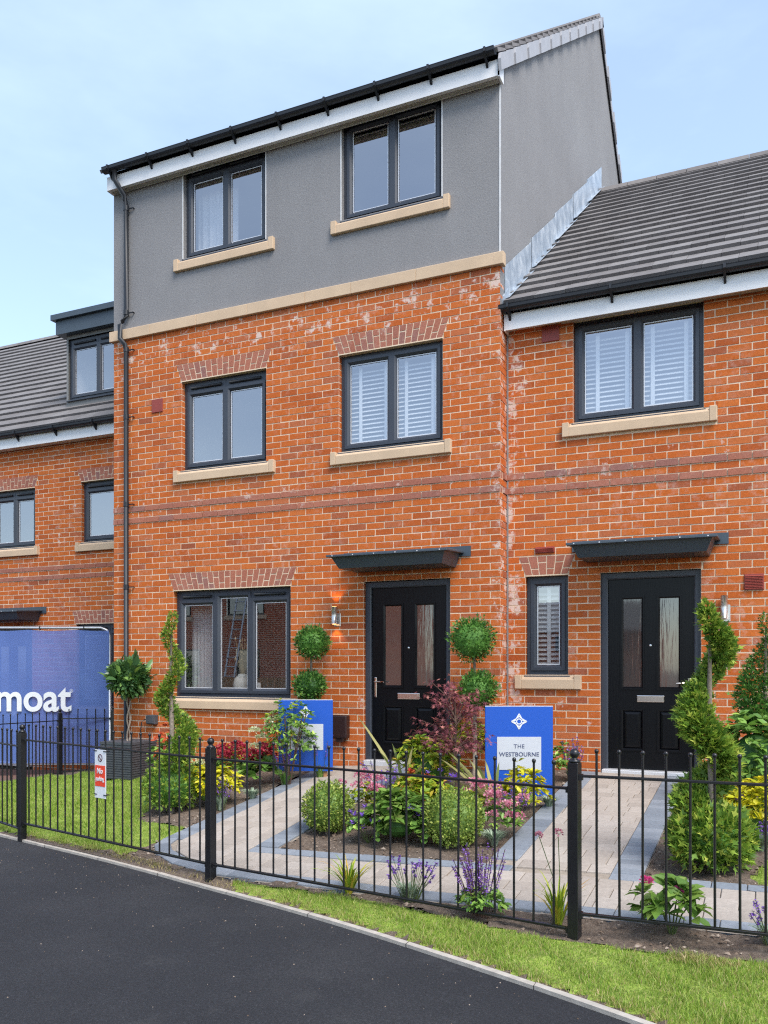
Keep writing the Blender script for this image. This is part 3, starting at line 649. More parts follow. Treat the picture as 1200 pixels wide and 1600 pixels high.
# lead flashing stepped up the gable in overlapping sheets
s2 = (R2Z-E2Z)/(RY-E2Y)
fl = MB().prism([(E2Y-.02, E2Z+.02), (E2Y-.02, E2Z+.1), (RY, R2Z+.12), (RY, R2Z+.02)], .002, .010, 'x').build('flashing', 'lead', H2)
cut = [E2Y+.04, 1.25, 2.45, 3.6, 4.65, RY+.12]
for k, (a, b_) in enumerate(zip(cut, cut[1:])):
    za, zb = E2Z+(a-E2Y)*s2, E2Z+(b_-E2Y)*s2; o_ = .012+.004*(k % 2)
    mb = MB(); A = [(o_, a, za+.085), (o_, b_+.06, zb+.085), (o_, b_+.06, zb+.44), (o_, a, za+.44)]; mb.quad(*A)
    mb.quad((o_, a, za+.085), (o_, b_+.06, zb+.085), (.07, b_+.03, zb+.087), (.07, a-.03, za+.085))
    mb.quad((o_, a, za+.085), (o_, a, za+.44), (.001, a, za+.44), (.001, a, za+.085))
    sm = mb.build('lead_sheet', 'lead', fl); so = sm.modifiers.new('thick', 'SOLIDIFY'); so.thickness = .004
MB().prism([(D-.16, 5.28), (D-.16, 5.47), (D+.0, 5.62), (D+.06, 5.4), (D+.06, 5.28)], -.055, .02, 'x').build('kickout', 'lead', fl)
vent(H2, .39, .575, 4.965, 5.125, D); vent(H2, .315, .525, 2.725, 2.79, D, 4); vent(H2, 2.375, 2.55, 2.255, 2.41, D, 9)
MB().box(.002, .02, D-.006, D+.006, .3, 5.1).build('movement_joint', 'render', H2)
settle(H2)

# ---------------------------------------------------------------- lower house set back on the left
D3 = 1.75
H3 = thing('terraced_house', 'red brick house with a small flat roofed dormer behind the blue banner', 'house', (-8.5, D3, -.2))
def f3(px, py, d=D3): q = F(px, py, d); return q[0], q[2]
h3a = (-9.5, f3(59, 800, D3+.06)[0], 3.52, 4.49); h3b = (f3(131, 800, D3+.06)[0], -6.62, 3.52, 4.49)
h3c = (f3(119, 980, D3)[0], -6.3, .9, 2.21); h3d = (-9.6, -8.55, -.3, 2.16)
R3 = ROW0-.42
brick_wall(H3, -17.0, -5.3, -.4, 5.2, D3, [h3a, h3b, h3c, h3d], [(h3a[0], h3a[1], 4.502, 4.70, .08), (h3b[0], h3b[1], 4.502, 4.70, .08), (h3c[0], h3c[1], 2.222, 2.42, .08)], [(h3a[0]-.1, h3a[1]+.1, 3.37, 3.52), (h3b[0]-.1, h3b[1]+.1, 3.37, 3.52)], R3, .03, -7.2)
for h, zt in ((h3a, 4.70), (h3b, 4.70), (h3c, 2.42)):
    fan_lintel(H3, h[0], h[1], h[3]+.012, zt, .08, D3); room(H3, *h, D3)
for h in (h3a, h3b): stone_sill(H3, h[0]-.09, h[1]+.09, 3.515, D3)
stone_sill(H3, h3c[0]-.09, h3c[1]+.09, .9, D3)
window(H3, *h3a, D3, [0, .5, 1], [1, 1]); window(H3, *h3b, D3, [0, 1], [1]); window(H3, *h3c, D3, [0, .5, 1], [1, 1])
door(H3, h3d[0], h3d[1], -.1, 2.16, D3, True); canopy(H3, -9.0, D3, 2.46)
E3Y, E3Z, R3Y, R3Z = D3-.16, 5.37, D3+5.5, 9.72
MB().box(-17.0, -5.25, D3-.17, D3-.15, 5.14, 5.33).build('fascia', 'white_upvc', H3); MB().box(-17.0, -5.25, D3-.15, D3+.01, 5.15, 5.165).build('soffit', 'white_upvc', H3)
gutter(H3, -17.0, -5.26, D3-.172, 5.36, .8)
tile_roof(H3, 'roof', -17.0, -5.25, E3Y-.02, E3Z+.02, R3Y, R3Z, .345, .33, False)
MB().quad((-17.0, R3Y, R3Z), (-5.25, R3Y, R3Z), (-5.25, R3Y+5.5, 5.3), (-17.0, R3Y+5.5, 5.3)).build('rear_roof', 'roof_tile', H3)
MB().quad((-17.0, D3, -.4), (-17.0, D3, 5.2), (-17.0, R3Y, R3Z-.1), (-17.0, R3Y+5.5, 5.2), (-17.0, R3Y+5.5, -.4)).build('flank_wall', 'far_brick', H3)
MB().quad((-17.0, D3+.4, 5.2), (-5.25, D3+.4, 5.2), (-5.25, 12, 5.2), (-17.0, 12, 5.2)).build('ceiling', 'room_dark', H3)
# dormer
DY = D3+.42
da, zb_ = f3(104, 640, DY); ztop = f3(104, 523, DY)[1]; wx0, wz0 = f3(107, 626, DY); wz1 = f3(107, 531, DY)[1]
dx1 = da+2.0; hole = (wx0, wx0+1.25, wz0, wz1)
dm = MB(); sheet([hole], da, dx1, zb_-.35, ztop, DY, dm)
dm.quad((da, DY, zb_-.35), (da, DY, ztop), (da, DY+2.6, ztop), (da, DY+2.6, zb_)); dm.quad((dx1, DY, zb_-.35), (dx1, DY+2.6, zb_), (dx1, DY+2.6, ztop), (dx1, DY, ztop))
dor = dm.build('dormer', 'dormer_grey', H3)
MB().box(da-.12, dx1+.1, DY-.12, DY+3, ztop-.03, ztop+.2).build('dormer_fascia', 'canopy_grey', dor); MB().box(da-.18, dx1+.15, DY-.18, DY+3, ztop+.201, ztop+.29).build('dormer_roof', 'canopy_grey', dor)
MB().prism([(DY-.34, zb_-.36), (DY-.32, zb_-.34), (DY-.005, zb_-.04), (DY-.005, zb_-.10)], da-.15, dx1+.1, 'x').build('lead_apron', 'lead', dor)
window(H3, *hole, DY-.03, [0, .5, 1], [1, 1]); room(H3, *hole, DY, 1.5, mg=.02)
settle(H3)

# ---------------------------------------------------------------- house across the road (shows in the window reflections)
H4 = thing('far_house', 'red brick house across the road mirrored in the ground floor window', 'house', (-16, -17, -.3))
HY = -17.
def w4(x0, x1, z0, z1):
    w = MB().ring(x0, x1, z0, z1, .07, .02, .12).mesh('window', 'pvc_grey'); o = link('window', w, H4); return o
mb = MB(); ho = [(-22, -20.4, 3.4, 4.7), (-18.6, -17, 3.4, 4.7), (-15.4, -13.8, 3.4, 4.7), (-21.8, -20.2, .9, 2.2), (-18.2, -16.6, .9, 2.2), (-15, -14, -.2, 2.2)]
sheet(ho, -24, -11, -.4, 5.4, HY, mb); fw = mb.build('wall', 'far_brick', H4)
for h in ho:
    o = MB().ring(*h, .07, HY-.09, HY-.02).build('window', 'pvc_grey', H4); MB().box(h[0]-.1, h[1]+.1, HY-.02, HY+.06, h[2]-.14, h[2]).build('stone_sill', 'stone', o)
    MB().box(h[0]+.06, h[1]-.06, HY-.07, HY-.06, h[2]+.06, h[3]-.06).build('pane', 'door_glass', o)
MB().quad((-24.3, HY+.3, 5.3), (-10.7, HY+.3, 5.3), (-10.7, HY-4.5, 8.6), (-24.3, HY-4.5, 8.6)).build('roof', 'roof_tile', H4)
MB().quad((-11, HY, -.4), (-11, HY, 5.4), (-11, HY-4.5, 8.5), (-11, HY-9, 5.4), (-11, HY-9, -.4)).build('gable_wall', 'far_brick', H4)
settle(H4)
H5 = thing('far_house', 'distant brick house mirrored in the door glazing of the two storey house', 'house', (-14, -60, -.3))
MB().quad((-22, -60, -.4), (-6, -60, -.4), (-6, -60, 4.6), (-22, -60, 4.6)).build('wall', 'far_brick', H5)
MB().quad((-22.3, -59.7, 4.5), (-5.7, -59.7, 4.5), (-5.7, -64, 7.2), (-22.3, -64, 7.2)).build('roof', 'roof_tile', H5)
MB().quad((-6, -60, -.4), (-6, -68, -.4), (-6, -68, 4.6), (-6, -64, 7.1), (-6, -60, 4.6)).build('gable_wall', 'far_brick', H5)
for k in range(4): MB().box(-21+k*3.8, -19.4+k*3.8, -59.99, -59.9, 2.9, 4.1).build('window', 'pvc_grey', H5); MB().box(-21+k*3.8, -19.4+k*3.8, -59.99, -59.9, .6, 1.8).build('window', 'pvc_grey', H5)
settle(H5)
tf = thing('timber_fence', 'timber board fence across the road mirrored in the ground floor window', 'fence', (-16, -14.2, -.3))
for k in range(36): MB().box(-5+k*.27, -5+k*.27+.25, 0, .02, 0, 1.5).build('board', 'timber', tf)

# ================================================================ THE GROUND
def kz(x): return lin(ZF, x)-.035
def inpoly(P, x, y):
    c = False; n = len(P)
    for i in range(n):
        (x1, y1), (x2, y2) = P[i][:2], P[(i+1) % n][:2]
        if (y1 > y) != (y2 > y) and x < (x2-x1)*(y-y1)/(y2-y1)+x1: c = not c
    return c
tag(MB().quad((-600, -600, -.75), (600, -600, -.75), (600, 600, -.75), (-600, 600, -.75)).build('ground', 'soil'), kind='structure')
# road: one sheet whose edge follows the kerb
xs = np.concatenate([np.linspace(-60, -14, 12), np.linspace(-13.5, 8, 60), np.linspace(9, 60, 12)]); rv, rf = [], []
for x in xs:
    ke = lin(KERB, x)
    for j, t_ in enumerate((0, .02, .1, .3, 1)): rv.append((x, ke-.012-t_*60, kz(x)-.005-(.03*t_ if t_ < .9 else .1)))
for i in range(len(xs)-1):
    for j in range(4): rf.append((i*5+j, i*5+j+1, (i+1)*5+j+1, (i+1)*5+j))
mb = MB(); mb.v, mb.f = rv, rf; tag(fix_normals(mb.build('road', 'asphalt')), kind='structure')
kb = tag(MB().box(-14, -13.9, .5, .56, -.3, -.2).build('kerb', 'kerb_concrete'), kind='structure')
def resample(P, step):
    out = []; 
    for (a, b_), (c, d) in zip(P, P[1:]):
        n = max(1, round(math.hypot(c-a, d-b_)/step)); out += [(a+(c-a)*i/n, b_+(d-b_)*i/n) for i in range(n)]
    return out+[P[-1]]
# smooth the kerb line
kp = KERB
for i in range(0, 92, 4):
    seg = kp[i:i+5]; mb = MB(); n = len(seg)
    top = [(x, y, kz(x)+.014+random.uniform(-.001, .001)) for x, y in seg]
    L = [(a[0], a[1]-.022, a[2]) for a in top]; R = [(a[0], a[1]+.022, a[2]) for a in top]
    L[0] = (L[0][0]+.004, *L[0][1:]); R[0] = (R[0][0]+.004, *R[0][1:])
    for k in range(n-1):
        mb.quad(L[k], L[k+1], R[k+1], R[k]); mb.quad((L[k][0], L[k][1], L[k][2]-.1), (L[k+1][0], L[k+1][1], L[k+1][2]-.1), L[k+1], L[k]); mb.quad(R[k], R[k+1], (R[k+1][0], R[k+1][1], R[k+1][2]-.1), (R[k][0], R[k][1], R[k][2]-.1))
    mb.build('edging_stone', 'kerb_concrete', kb)
def pg(*pts): return [G(*p)[:2] for p in pts]
LAWN = pg((0, 1298), (60, 1309), (120, 1322), (195, 1336), (245, 1316), (262, 1310), (290, 1293), (213, 1282), (232, 1268), (252, 1256), (238, 1217), (205, 1209), (150, 1208), (93, 1214), (40, 1222))
LAWN = LAWN[:-1]+[(-7.25, .9), (-7.4, .2), (-7.6, -1.35), (-5.6, -2.27)]
VERGE = pg((365, 1378), (480, 1394), (560, 1405), (640, 1421), (760, 1447), (860, 1467), (1000, 1487), (1200, 1506))+[(4.5, -4.3), (5, -6.5)]+[(x, y+.05) for x, y in reversed(KERB) if -.9 < x < 4]
LAWN_R = [(2.62, -3.05), (2.48, -2.9), (2.62, -2.35), (3.0, -2.1), (5.4, -2.0), (5.4, -3.05)]
PATHS = {'entrance_path': [(-2.13, .0), (-2.13, -2.85), (-.95, -2.85), (-.95, .0)],
         'doorway_path': [(.78, D), (.78, -2.85), (1.86, -2.85), (1.86, D)],
         'garden_path': [(-2.13, -2.85), (-2.1, -3.02), (-1.95, -3.2), (-1.6, -3.42), (-1.17, -3.57), (-.23, -3.68), (.6, -3.76), (1.6, -3.82), (5.4, -3.8), (5.4, -3.13), (1.86, -3.13), (1.86, -2.85)]}
ISL = [(-.95, -2.93), (.78, -3.0), (.78, .2), (-.95, .2)]
cells = {}
STEP = .045
gx = np.arange(-12, 5.6, STEP)
vi = {}; gv = {}; gf = {}
def hgt(x, y, kind):
    z = Zg(x, y)
    if kind == 'soil': z += .018*math.sin(x*9.1+2*math.sin(y*7))*math.sin(y*8.3)+random.uniform(-.008, .01)
    return z
for i, x in enumerate(gx):
    ke = lin(KERB, x); ytop = D3 if x < -5.3 else D
    j0, j1 = int(math.floor((ke-.05)/STEP)), int(math.ceil(ytop/STEP))
    for j in range(j0, j1+1):
        y = j*STEP; xc_, yc = x+STEP/2, y+STEP/2
        kind = 'soil'
        if x < -7.55+.0*y and (x < -7.7 or yc > -1.4): kind = 'driveway'
        elif inpoly(LAWN, xc_, yc): kind = 'lawn'
        elif inpoly(VERGE, xc_, yc): kind = 'verge'
        elif inpoly(LAWN_R, xc_, yc): kind = 'side_lawn'
        else:
            for n_, P_ in PATHS.items():
                if inpoly(P_, xc_, yc) and not (n_ != 'x' and inpoly(ISL, xc_, yc)): kind = n_
        V = gv.setdefault(kind, []); I = vi.setdefault(kind, {}); Fc = gf.setdefault(kind, [])
        q = []
        for a, b_ in ((i, j), (i+1, j), (i+1, j+1), (i, j+1)):
            if (a, b_) not in I:
                xx, yy = gx[0]+a*STEP, b_*STEP
                yy = max(yy, lin(KERB, xx)+.012)
                I[(a, b_)] = len(V); V.append((xx, yy, hgt(xx, yy, kind) if yy > lin(KERB, xx)+.06 else Zg(xx, yy)-.004))
            q.append(I[(a, b_)])
        Fc.append(q)
GM = {'soil': 'soil', 'lawn': 'turf', 'verge': 'turf', 'side_lawn': 'turf', 'entrance_path': 'joint_sand', 'doorway_path': 'joint_sand', 'garden_path': 'joint_sand', 'driveway': 'paver_brown'}
GO = {}
for k, V in gv.items():
    o = np_mesh({'soil': 'flower_bed'}.get(k, k), np.array(V), np.array(gf[k]), GM[k], None, k == 'soil'); tag(o, kind='structure'); GO[k] = o
# ---- paving blocks
def clip(poly, conv):                          # Sutherland-Hodgman against a convex counter-clockwise polygon
    for i in range(len(conv)):
        (ax, ay), (bx_, by) = conv[i], conv[(i+1) % len(conv)]; out = []
        def s_(p): return (bx_-ax)*(p[1]-ay)-(by-ay)*(p[0]-ax)
        for k in range(len(poly)):
            p, q = poly[k], poly[(k+1) % len(poly)]; a, b_ = s_(p), s_(q)
            if a >= 0: out.append(p)
            if (a > 0 > b_) or (a < 0 < b_): u = a/(a-b_); out.append((p[0]+(q[0]-p[0])*u, p[1]+(q[1]-p[1])*u))
        poly = out
        if len(poly) < 3: return []
    return poly
def block(poly, mat, parent, h=.016):
    A = 0.
    for k in range(len(poly)): A += poly[k][0]*poly[(k+1) % len(poly)][1]-poly[(k+1) % len(poly)][0]*poly[k][1]
    if abs(A)/2 < .0012: return
    cx = sum(p[0] for p in poly)/len(poly); cy = sum(p[1] for p in poly)/len(poly); dz = random.uniform(-.0015, .0015)
    mb = MB(); n = len(poly); e = .006
    def s_(p, f_): return (cx+(p[0]-cx)*f_, cy+(p[1]-cy)*f_)
    r = max(.03, min(math.hypot(p[0]-cx, p[1]-cy) for p in poly)); f_ = 1-e/r
    top = [(*s_(p, f_), Zg(*p)+h+dz) for p in poly]; mid = [(*p, Zg(*p)+h+dz-.005) for p in poly]; bot = [(*p, Zg(*p)-.03) for p in poly]
    mb.v = top+mid+bot; mb.f = [tuple(range(n))]+[(k, n+k, n+(k+1) % n, (k+1) % n) for k in range(n)]+[(n+k, 2*n+k, 2*n+(k+1) % n, n+(k+1) % n) for k in range(n)]
    if A < 0: mb.f = [t_[::-1] for t_ in mb.f]
    mb.build('paving_block', mat, parent)
def field(conv, parent, along_x, row=.165):
    xs_ = [p[0] for p in conv]; ys_ = [p[1] for p in conv]
    lo, hi = (min(ys_), max(ys_)) if along_x else (min(xs_), max(xs_)); a0, a1 = (min(xs_), max(xs_)) if along_x else (min(ys_), max(ys_))
    n = max(1, round((hi-lo)/row)); row = (hi-lo)/n
    for k in range(n):
        v0, v1 = lo+k*row+.002, lo+(k+1)*row-.002; u = a0-random.uniform(0, .2)
        while u < a1:
            L_ = random.choice((.14, .19, .19, .25)); r = [(u+.002, v0), (u+L_-.002, v0), (u+L_-.002, v1), (u+.002, v1)]
            if not along_x: r = [(q, p) for p, q in r][::-1]
            p = clip(r, conv)
            if len(p) > 2: block(p, 'paver_beige', parent)
            u += L_
def border(pts, parent, wd, step, side=1):
    P_ = resample(pts, step)
    for (a, b_), (c, d) in zip(P_, P_[1:]):
        L_ = math.hypot(c-a, d-b_); ux, uy = (c-a)/L_, (d-b_)/L_; nx, ny = -uy*side, ux*side; g = .002
        block([(a+ux*g, b_+uy*g), (c-ux*g, d-uy*g), (c-ux*g+nx*wd, d-uy*g+ny*wd), (a+ux*g+nx*wd, b_+uy*g+ny*wd)], 'paver_charcoal', parent)
def ccw(P_): return P_ if sum(P_[k][0]*P_[(k+1) % len(P_)][1]-P_[(k+1) % len(P_)][0]*P_[k][1] for k in range(len(P_))) > 0 else P_[::-1]
eP, dP, gP = GO['entrance_path'], GO['doorway_path'], GO['garden_path']
border([(-2.125, -.01), (-2.125, -2.85)], eP, .2, .105); border([(-1.155, -2.93), (-1.155, -.01)], eP, .2, .105, -1)
field(ccw([(-1.923, -.01), (-1.923, -2.93), (-1.158, -2.93), (-1.158, -.01)]), eP, True)
border([(.785, D-.01), (.785, -2.86)], dP, .2, .105); border([(1.855, -3.02), (1.855, D-.01)], dP, .2, .105)
field(ccw([(.988, D-.01), (.988, -3.02), (1.652, -3.02), (1.652, D-.01)]), dP, True)
fo = [(-2.125, -2.86), (-2.08, -3.04), (-1.9, -3.24), (-1.6, -3.42), (-1.17, -3.57), (-.23, -3.67), (.6, -3.75), (1.6, -3.81), (3.3, -3.80)]
border(fo, gP, .13, .2)
border([(-1.15, -3.07), (.99, -3.125)], gP, .115, .2); border([(1.655, -3.145), (3.3, -3.145)], gP, .115, .2)
fi = [(-1.17, -3.435), (-.23, -3.535), (.6, -3.615), (1.6, -3.675), (3.3, -3.665)]
field(ccw([(-1.92, -2.935), (-1.78, -3.14), (-1.52, -3.30), (-1.18, -3.43), (-1.16, -2.935)]), gP, True)
for (a, b_), (c, d) in zip(fi, fi[1:]):
    field(ccw([(a+.002, b_), (c-.002, d), (c-.002, -3.13-.002*0 if c < 1.7 else -3.15), (a+.002, -3.075 if a < -1 else -3.13 if a < 1.5 else -3.15)]), gP, True)
# ---- grass
def blades(name, poly, dens, h0, h1, wid, mat, parent, edge_dry=None):
    xs_ = [p[0] for p in poly]; ys_ = [p[1] for p in poly]; A = (max(xs_)-min(xs_))*(max(ys_)-min(ys_))
    n = int(A*dens); X = RNG.uniform(min(xs_), max(xs_), n); Y = RNG.uniform(min(ys_), max(ys_), n)
    ins = np.zeros(n, bool); N = len(poly)
    for i in range(N):
        (x1, y1), (x2, y2) = poly[i], poly[(i+1) % N]
        if y1 == y2: continue
        ins ^= ((y1 > Y) != (y2 > Y)) & (X < (x2-x1)*(Y-y1)/(y2-y1)+x1)
    # only what the camera can see
    dx, dy = X-CAM[0], Y-CAM[1]; zc_ = -dx*SI+dy*CO; xc_ = dx*CO+dy*SI
    ins &= (zc_ > .8) & (np.abs(xc_/zc_) < .62)
    X, Y = X[ins], Y[ins]; n = len(X)
    Z = np.array([Zg(x, y) for x, y in zip(X, Y)])
    patch = .75+.4*np.sin(X*5.3+1.7*np.sin(Y*6.1))*np.sin(Y*4.7)+.25*np.sin(X*17+Y*13)
    H = RNG.uniform(h0, h1, n)*patch.clip(.45, 1.3); a = RNG.uniform(0, 2*np.pi, n); lean = RNG.uniform(.1, .9, n)*H
    w_ = wid*RNG.uniform(.7, 1.3, n); b_ = RNG.uniform(0, 2*np.pi, n)
    ca, sa = np.cos(a), np.sin(a); lx, ly = np.cos(b_)*lean, np.sin(b_)*lean
    V = np.zeros((n, 5, 3)); base = np.stack([X, Y, Z-.004], 1)
    V[:, 0] = base+np.stack([ca*w_, sa*w_, 0*X], 1)/2; V[:, 1] = base-np.stack([ca*w_, sa*w_, 0*X], 1)/2
    V[:, 2] = base+np.stack([lx*.35-ca*w_*.35, ly*.35-sa*w_*.35, H*.6], 1); V[:, 3] = base+np.stack([lx*.35+ca*w_*.35, ly*.35+sa*w_*.35, H*.6], 1)
    V[:, 4] = base+np.stack([lx, ly, H], 1)
    f = np.array([[0, 1, 2], [0, 2, 3], [3, 2, 4]]); Fa = (np.arange(n)[:, None, None]*5+f[None]).reshape(-1, 3)
    o = np_mesh(name, V.reshape(-1, 3), Fa, mat); return o
tag(blades('lawn_grass', LAWN, 6500, .022, .05, .005, 'lawn_blade', None), 'short bright green grass of the front lawn behind the railings', 'grass', kind='stuff')
tag(blades('verge_grass', VERGE, 19000, .016, .042, .0034, 'lawn_blade', None), 'short green grass of the verge between the railings and the road', 'grass', kind='stuff')
tag(blades('side_grass', LAWN_R, 9000, .02, .045, .004, 'lawn_blade', None), 'short green grass at the edge of the bed with the light green conifer', 'grass', kind='stuff')
tag(blades('straw_grass', VERGE, 2200, .02, .044, .0032, 'dry_blade', None), 'straw coloured blades mixed through the verge grass', 'grass', kind='stuff')
dry = [(x, y+.0) for x, y in KERB if -3.9 < x < 3.3]; dry = [(x, y+.03) for x, y in dry]+[(x, y+.13) for x, y in reversed(dry)]
tag(blades('dry_grass', dry, 5200, .012, .04, .004, 'dry_blade', None), 'dry yellow grass along the back of the kerb', 'grass', kind='stuff')
cx_, cy_, _ = G(1100, 1506); patch_ = [(cx_+.17*math.cos(a*math.pi/6)*(1+.25*math.sin(a*2.3)), cy_+.07*math.sin(a*math.pi/6)) for a in range(12)]
tag(blades('dry_patch', patch_, 14000, .02, .05, .004, 'dry_blade', None), 'small scorched patch of straw coloured grass on the verge', 'grass', kind='stuff')
V, Fc = [], []
for _ in range(380):
    x = random.uniform(-4, 3); y = lin(KERB, x)-.05-random.expovariate(1.6); z = kz(x)-.006; q = random.uniform(.002, .0065); k = len(V); a = random.uniform(0, 6.3)
    V += [(x+math.cos(a+m*2.1)*q, y+math.sin(a+m*2.1)*q, z) for m in range(3)]+[(x, y, z+q)]; Fc += [(k, k+1, k+3), (k+1, k+2, k+3), (k+2, k, k+3)]
tag(np_mesh('road_grit', np.array(V), np.array(Fc), 'mulch_chip'), 'loose pale grit scattered over the dark road', 'grit', kind='stuff')
# ---- mulch chips and crumbs of soil
n = 14000; X = RNG.uniform(-5.2, 3.4, n); Y = RNG.uniform(-4.4, .2, n); keep = []
paths_all = list(PATHS.values())
for x, y in zip(X, Y):
    if y < lin(KERB, x)+.05 or inpoly(LAWN, x, y) or inpoly(VERGE, x, y) or inpoly(LAWN_R, x, y): continue
    if any(inpoly(p_, x, y) for p_ in paths_all) and not inpoly(ISL, x, y): continue
    if y > -.0 and x < 0: continue
    keep.append((x, y))
V, Fc = [], []
for x, y in keep:
    z = Zg(x, y)+random.uniform(-.004, .014); s_ = random.uniform(.004, .016)*(1.3 if random.random() < .1 else 1); k = len(V)
    a = random.uniform(0, 6.3); e = random.uniform(.5, 1.6)
    for q in range(3): V.append((x+math.cos(a+q*2.1)*s_*e, y+math.sin(a+q*2.1)*s_, z+random.uniform(-.004, .004)))
    V.append((x+random.uniform(-.003, .003), y, z+s_*random.uniform(.4, .9)))
    Fc += [(k, k+1, k+3), (k+1, k+2, k+3), (k+2, k, k+3)]
tag(np_mesh('bark_mulch', np.array(V), np.array(Fc), 'mulch_chip'), 'brown bark mulch crumbs scattered over the flower beds', 'mulch', kind='stuff')

# ================================================================ RAILINGS
def railing_fence(name, label, posts, panels, near=True):
    """posts: (x, y, z0, ztop); panels: (x0, y0, x1, y1, zbottom rail, ztop rail, zbar top)"""
    f_ = thing(name, label, 'fence', (posts[0][0], posts[0][1], posts[0][2])); ox, oy, oz = f_.location
    cap = MB().lathe([(.0, -.02), (.03, -.02), (.034, -.012), (.022, -.004), (.014, .002), (.022, .012), (.027, .026), (.022, .043), (.012, .051), (0, .053)], seg=14).mesh('ball_cap', 'fence_black')
    cap.polygons.foreach_set('use_smooth', [True]*len(cap.polygons))
    tip = MB().lathe([(.0055, -.012), (.0105, -.006), (.012, .003), (.0085, .011), (.0, .014)], seg=8).mesh('finial', 'fence_black')
    tip.polygons.foreach_set('use_smooth', [True]*len(tip.polygons))
    for i, (x, y, z0, zt, rz) in enumerate(posts):
        p = bevel(MB().box(-.03, .03, -.03, .03, z0-zt-.25+.053, -.02).build('post', 'fence_black', f_), .004); p.location = (x-ox, y-oy, zt-.053-oz); p.rotation_euler = (0, 0, rz)
        link('ball_cap', cap, p)
    cache = {}
    for (x0, y0, x1, y1, zb, zt, zk) in panels:
        L_ = math.hypot(x1-x0, y1-y0); ux, uy = (x1-x0)/L_, (y1-y0)/L_; a = math.atan2(uy, ux)
        for z, hh in ((zb, .007), (zt, .007)):
            r = MB().box(.0, L_, -.014, .014, -hh, hh).build('rail', 'fence_black', f_); r.location = (x0-ox, y0-oy, z-oz); r.rotation_euler = (0, 0, a); bevel(r, .002)
        for z in (zb, zt):
            for u in (.028, L_-.028):
                br = MB().box(-.016, .016, -.02, .02, -.022, .01).build('bracket', 'fence_black', f_); br.location = (x0+ux*u-ox, y0+uy*u-oy, z-oz); br.rotation_euler = (0, 0, a)
        n = max(2, round(L_/.1195)); key = round(zk-zb, 3)
        if key not in cache: cache[key] = MB().tube([(0, 0, 0), (0, 0, zk-zb)], .0068, 8).mesh('bar', 'fence_black')
        for k in range(1, n):
            b_ = link('bar', cache[key], f_); b_.location = (x0+ux*L_*k/n-ox, y0+uy*L_*k/n-oy, zb-oz); b_.rotation_euler = (random.uniform(-.004, .004), random.uniform(-.004, .004), 0)
            t_ = link('finial', tip, b_); t_.location = (0, 0, zk-zb)
    return f_
A, B, C_ = (1.645, -4.13), (-1.06, -3.665), (-3.60, -3.02); aAB = math.atan2(A[1]-B[1], A[0]-B[0]); aBC = math.atan2(B[1]-C_[1], B[0]-C_[0])
L0 = (-6.0, -2.10); R0 = (4.35, -4.06)
railing_fence('railing_fence', 'low black metal railings with ball topped posts along the road verge', [(*L0, -.1, .92, aBC), (*C_, -.035, .99, aBC), (*B, -.02, 1.0, (aAB+aBC)/2), (*A, .04, 1.066, aAB), (*R0, .1, 1.07, 0)],
    [(*L0, *C_, .033, .785, .922), (*C_, *B, .09, .85, .985), (*B, *A, .092, .85, .985), (*A, *R0, .18, .921, 1.056)])
s0, s1, s2_ = (-7.42, .12), (-7.22, 1.04), (-6.6, 1.5)
q0 = (-7.55, -1.45)
railing_fence('side_railing', 'black metal railings between the lawn and the blue banner', [(*q0, -.2, .83, 1.5), (*s1, -.14, .885, 1.2), (*s2_, -.1, .915, .6)],
    [(*q0, *s1, -.13, .705, .83), (*s1, *s2_, -.07, .735, .865)])

# ================================================================ SIGNS, BANNER, LAMPS
def star(parent, x, z, y, r, mat='sign_white'):
    mb = MB(); w_ = r*.065
    def bar(a, b_):
        dx, dz = b_[0]-a[0], b_[1]-a[1]; L_ = math.hypot(dx, dz); nx, nz = -dz/L_*w_, dx/L_*w_
        mb.prism([(x+a[0]-nx, z+a[1]-nz), (x+b_[0]-nx, z+b_[1]-nz), (x+b_[0]+nx, z+b_[1]+nz), (x+a[0]+nx, z+a[1]+nz)], y-.002, y, 'y')
    tips = [(0, r), (r, 0), (0, -r), (-r, 0)]; inn = [(.36*r, .36*r), (.36*r, -.36*r), (-.36*r, -.36*r), (-.36*r, .36*r)]
    for k in range(4): bar(tips[k], inn[k]); bar(inn[k], tips[(k+1) % 4])
    for k in range(4):                        # inner diamonds of each point
        t_ = tips[k]; s_ = (t_[0]*.42, t_[1]*.42); e = (t_[1]*.2, -t_[0]*.2)
        bar((t_[0]*.8, t_[1]*.8), (s_[0]+e[0], s_[1]+e[1])); bar((t_[0]*.8, t_[1]*.8), (s_[0]-e[0], s_[1]-e[1]))
    for k in range(16):
        a0, a1 = k*math.pi/8, (k+1)*math.pi/8; bar((.33*r*math.cos(a0), .33*r*math.sin(a0)), (.33*r*math.cos(a1), .33*r*math.sin(a1)))
    return mb.build('star_emblem', mat, parent)
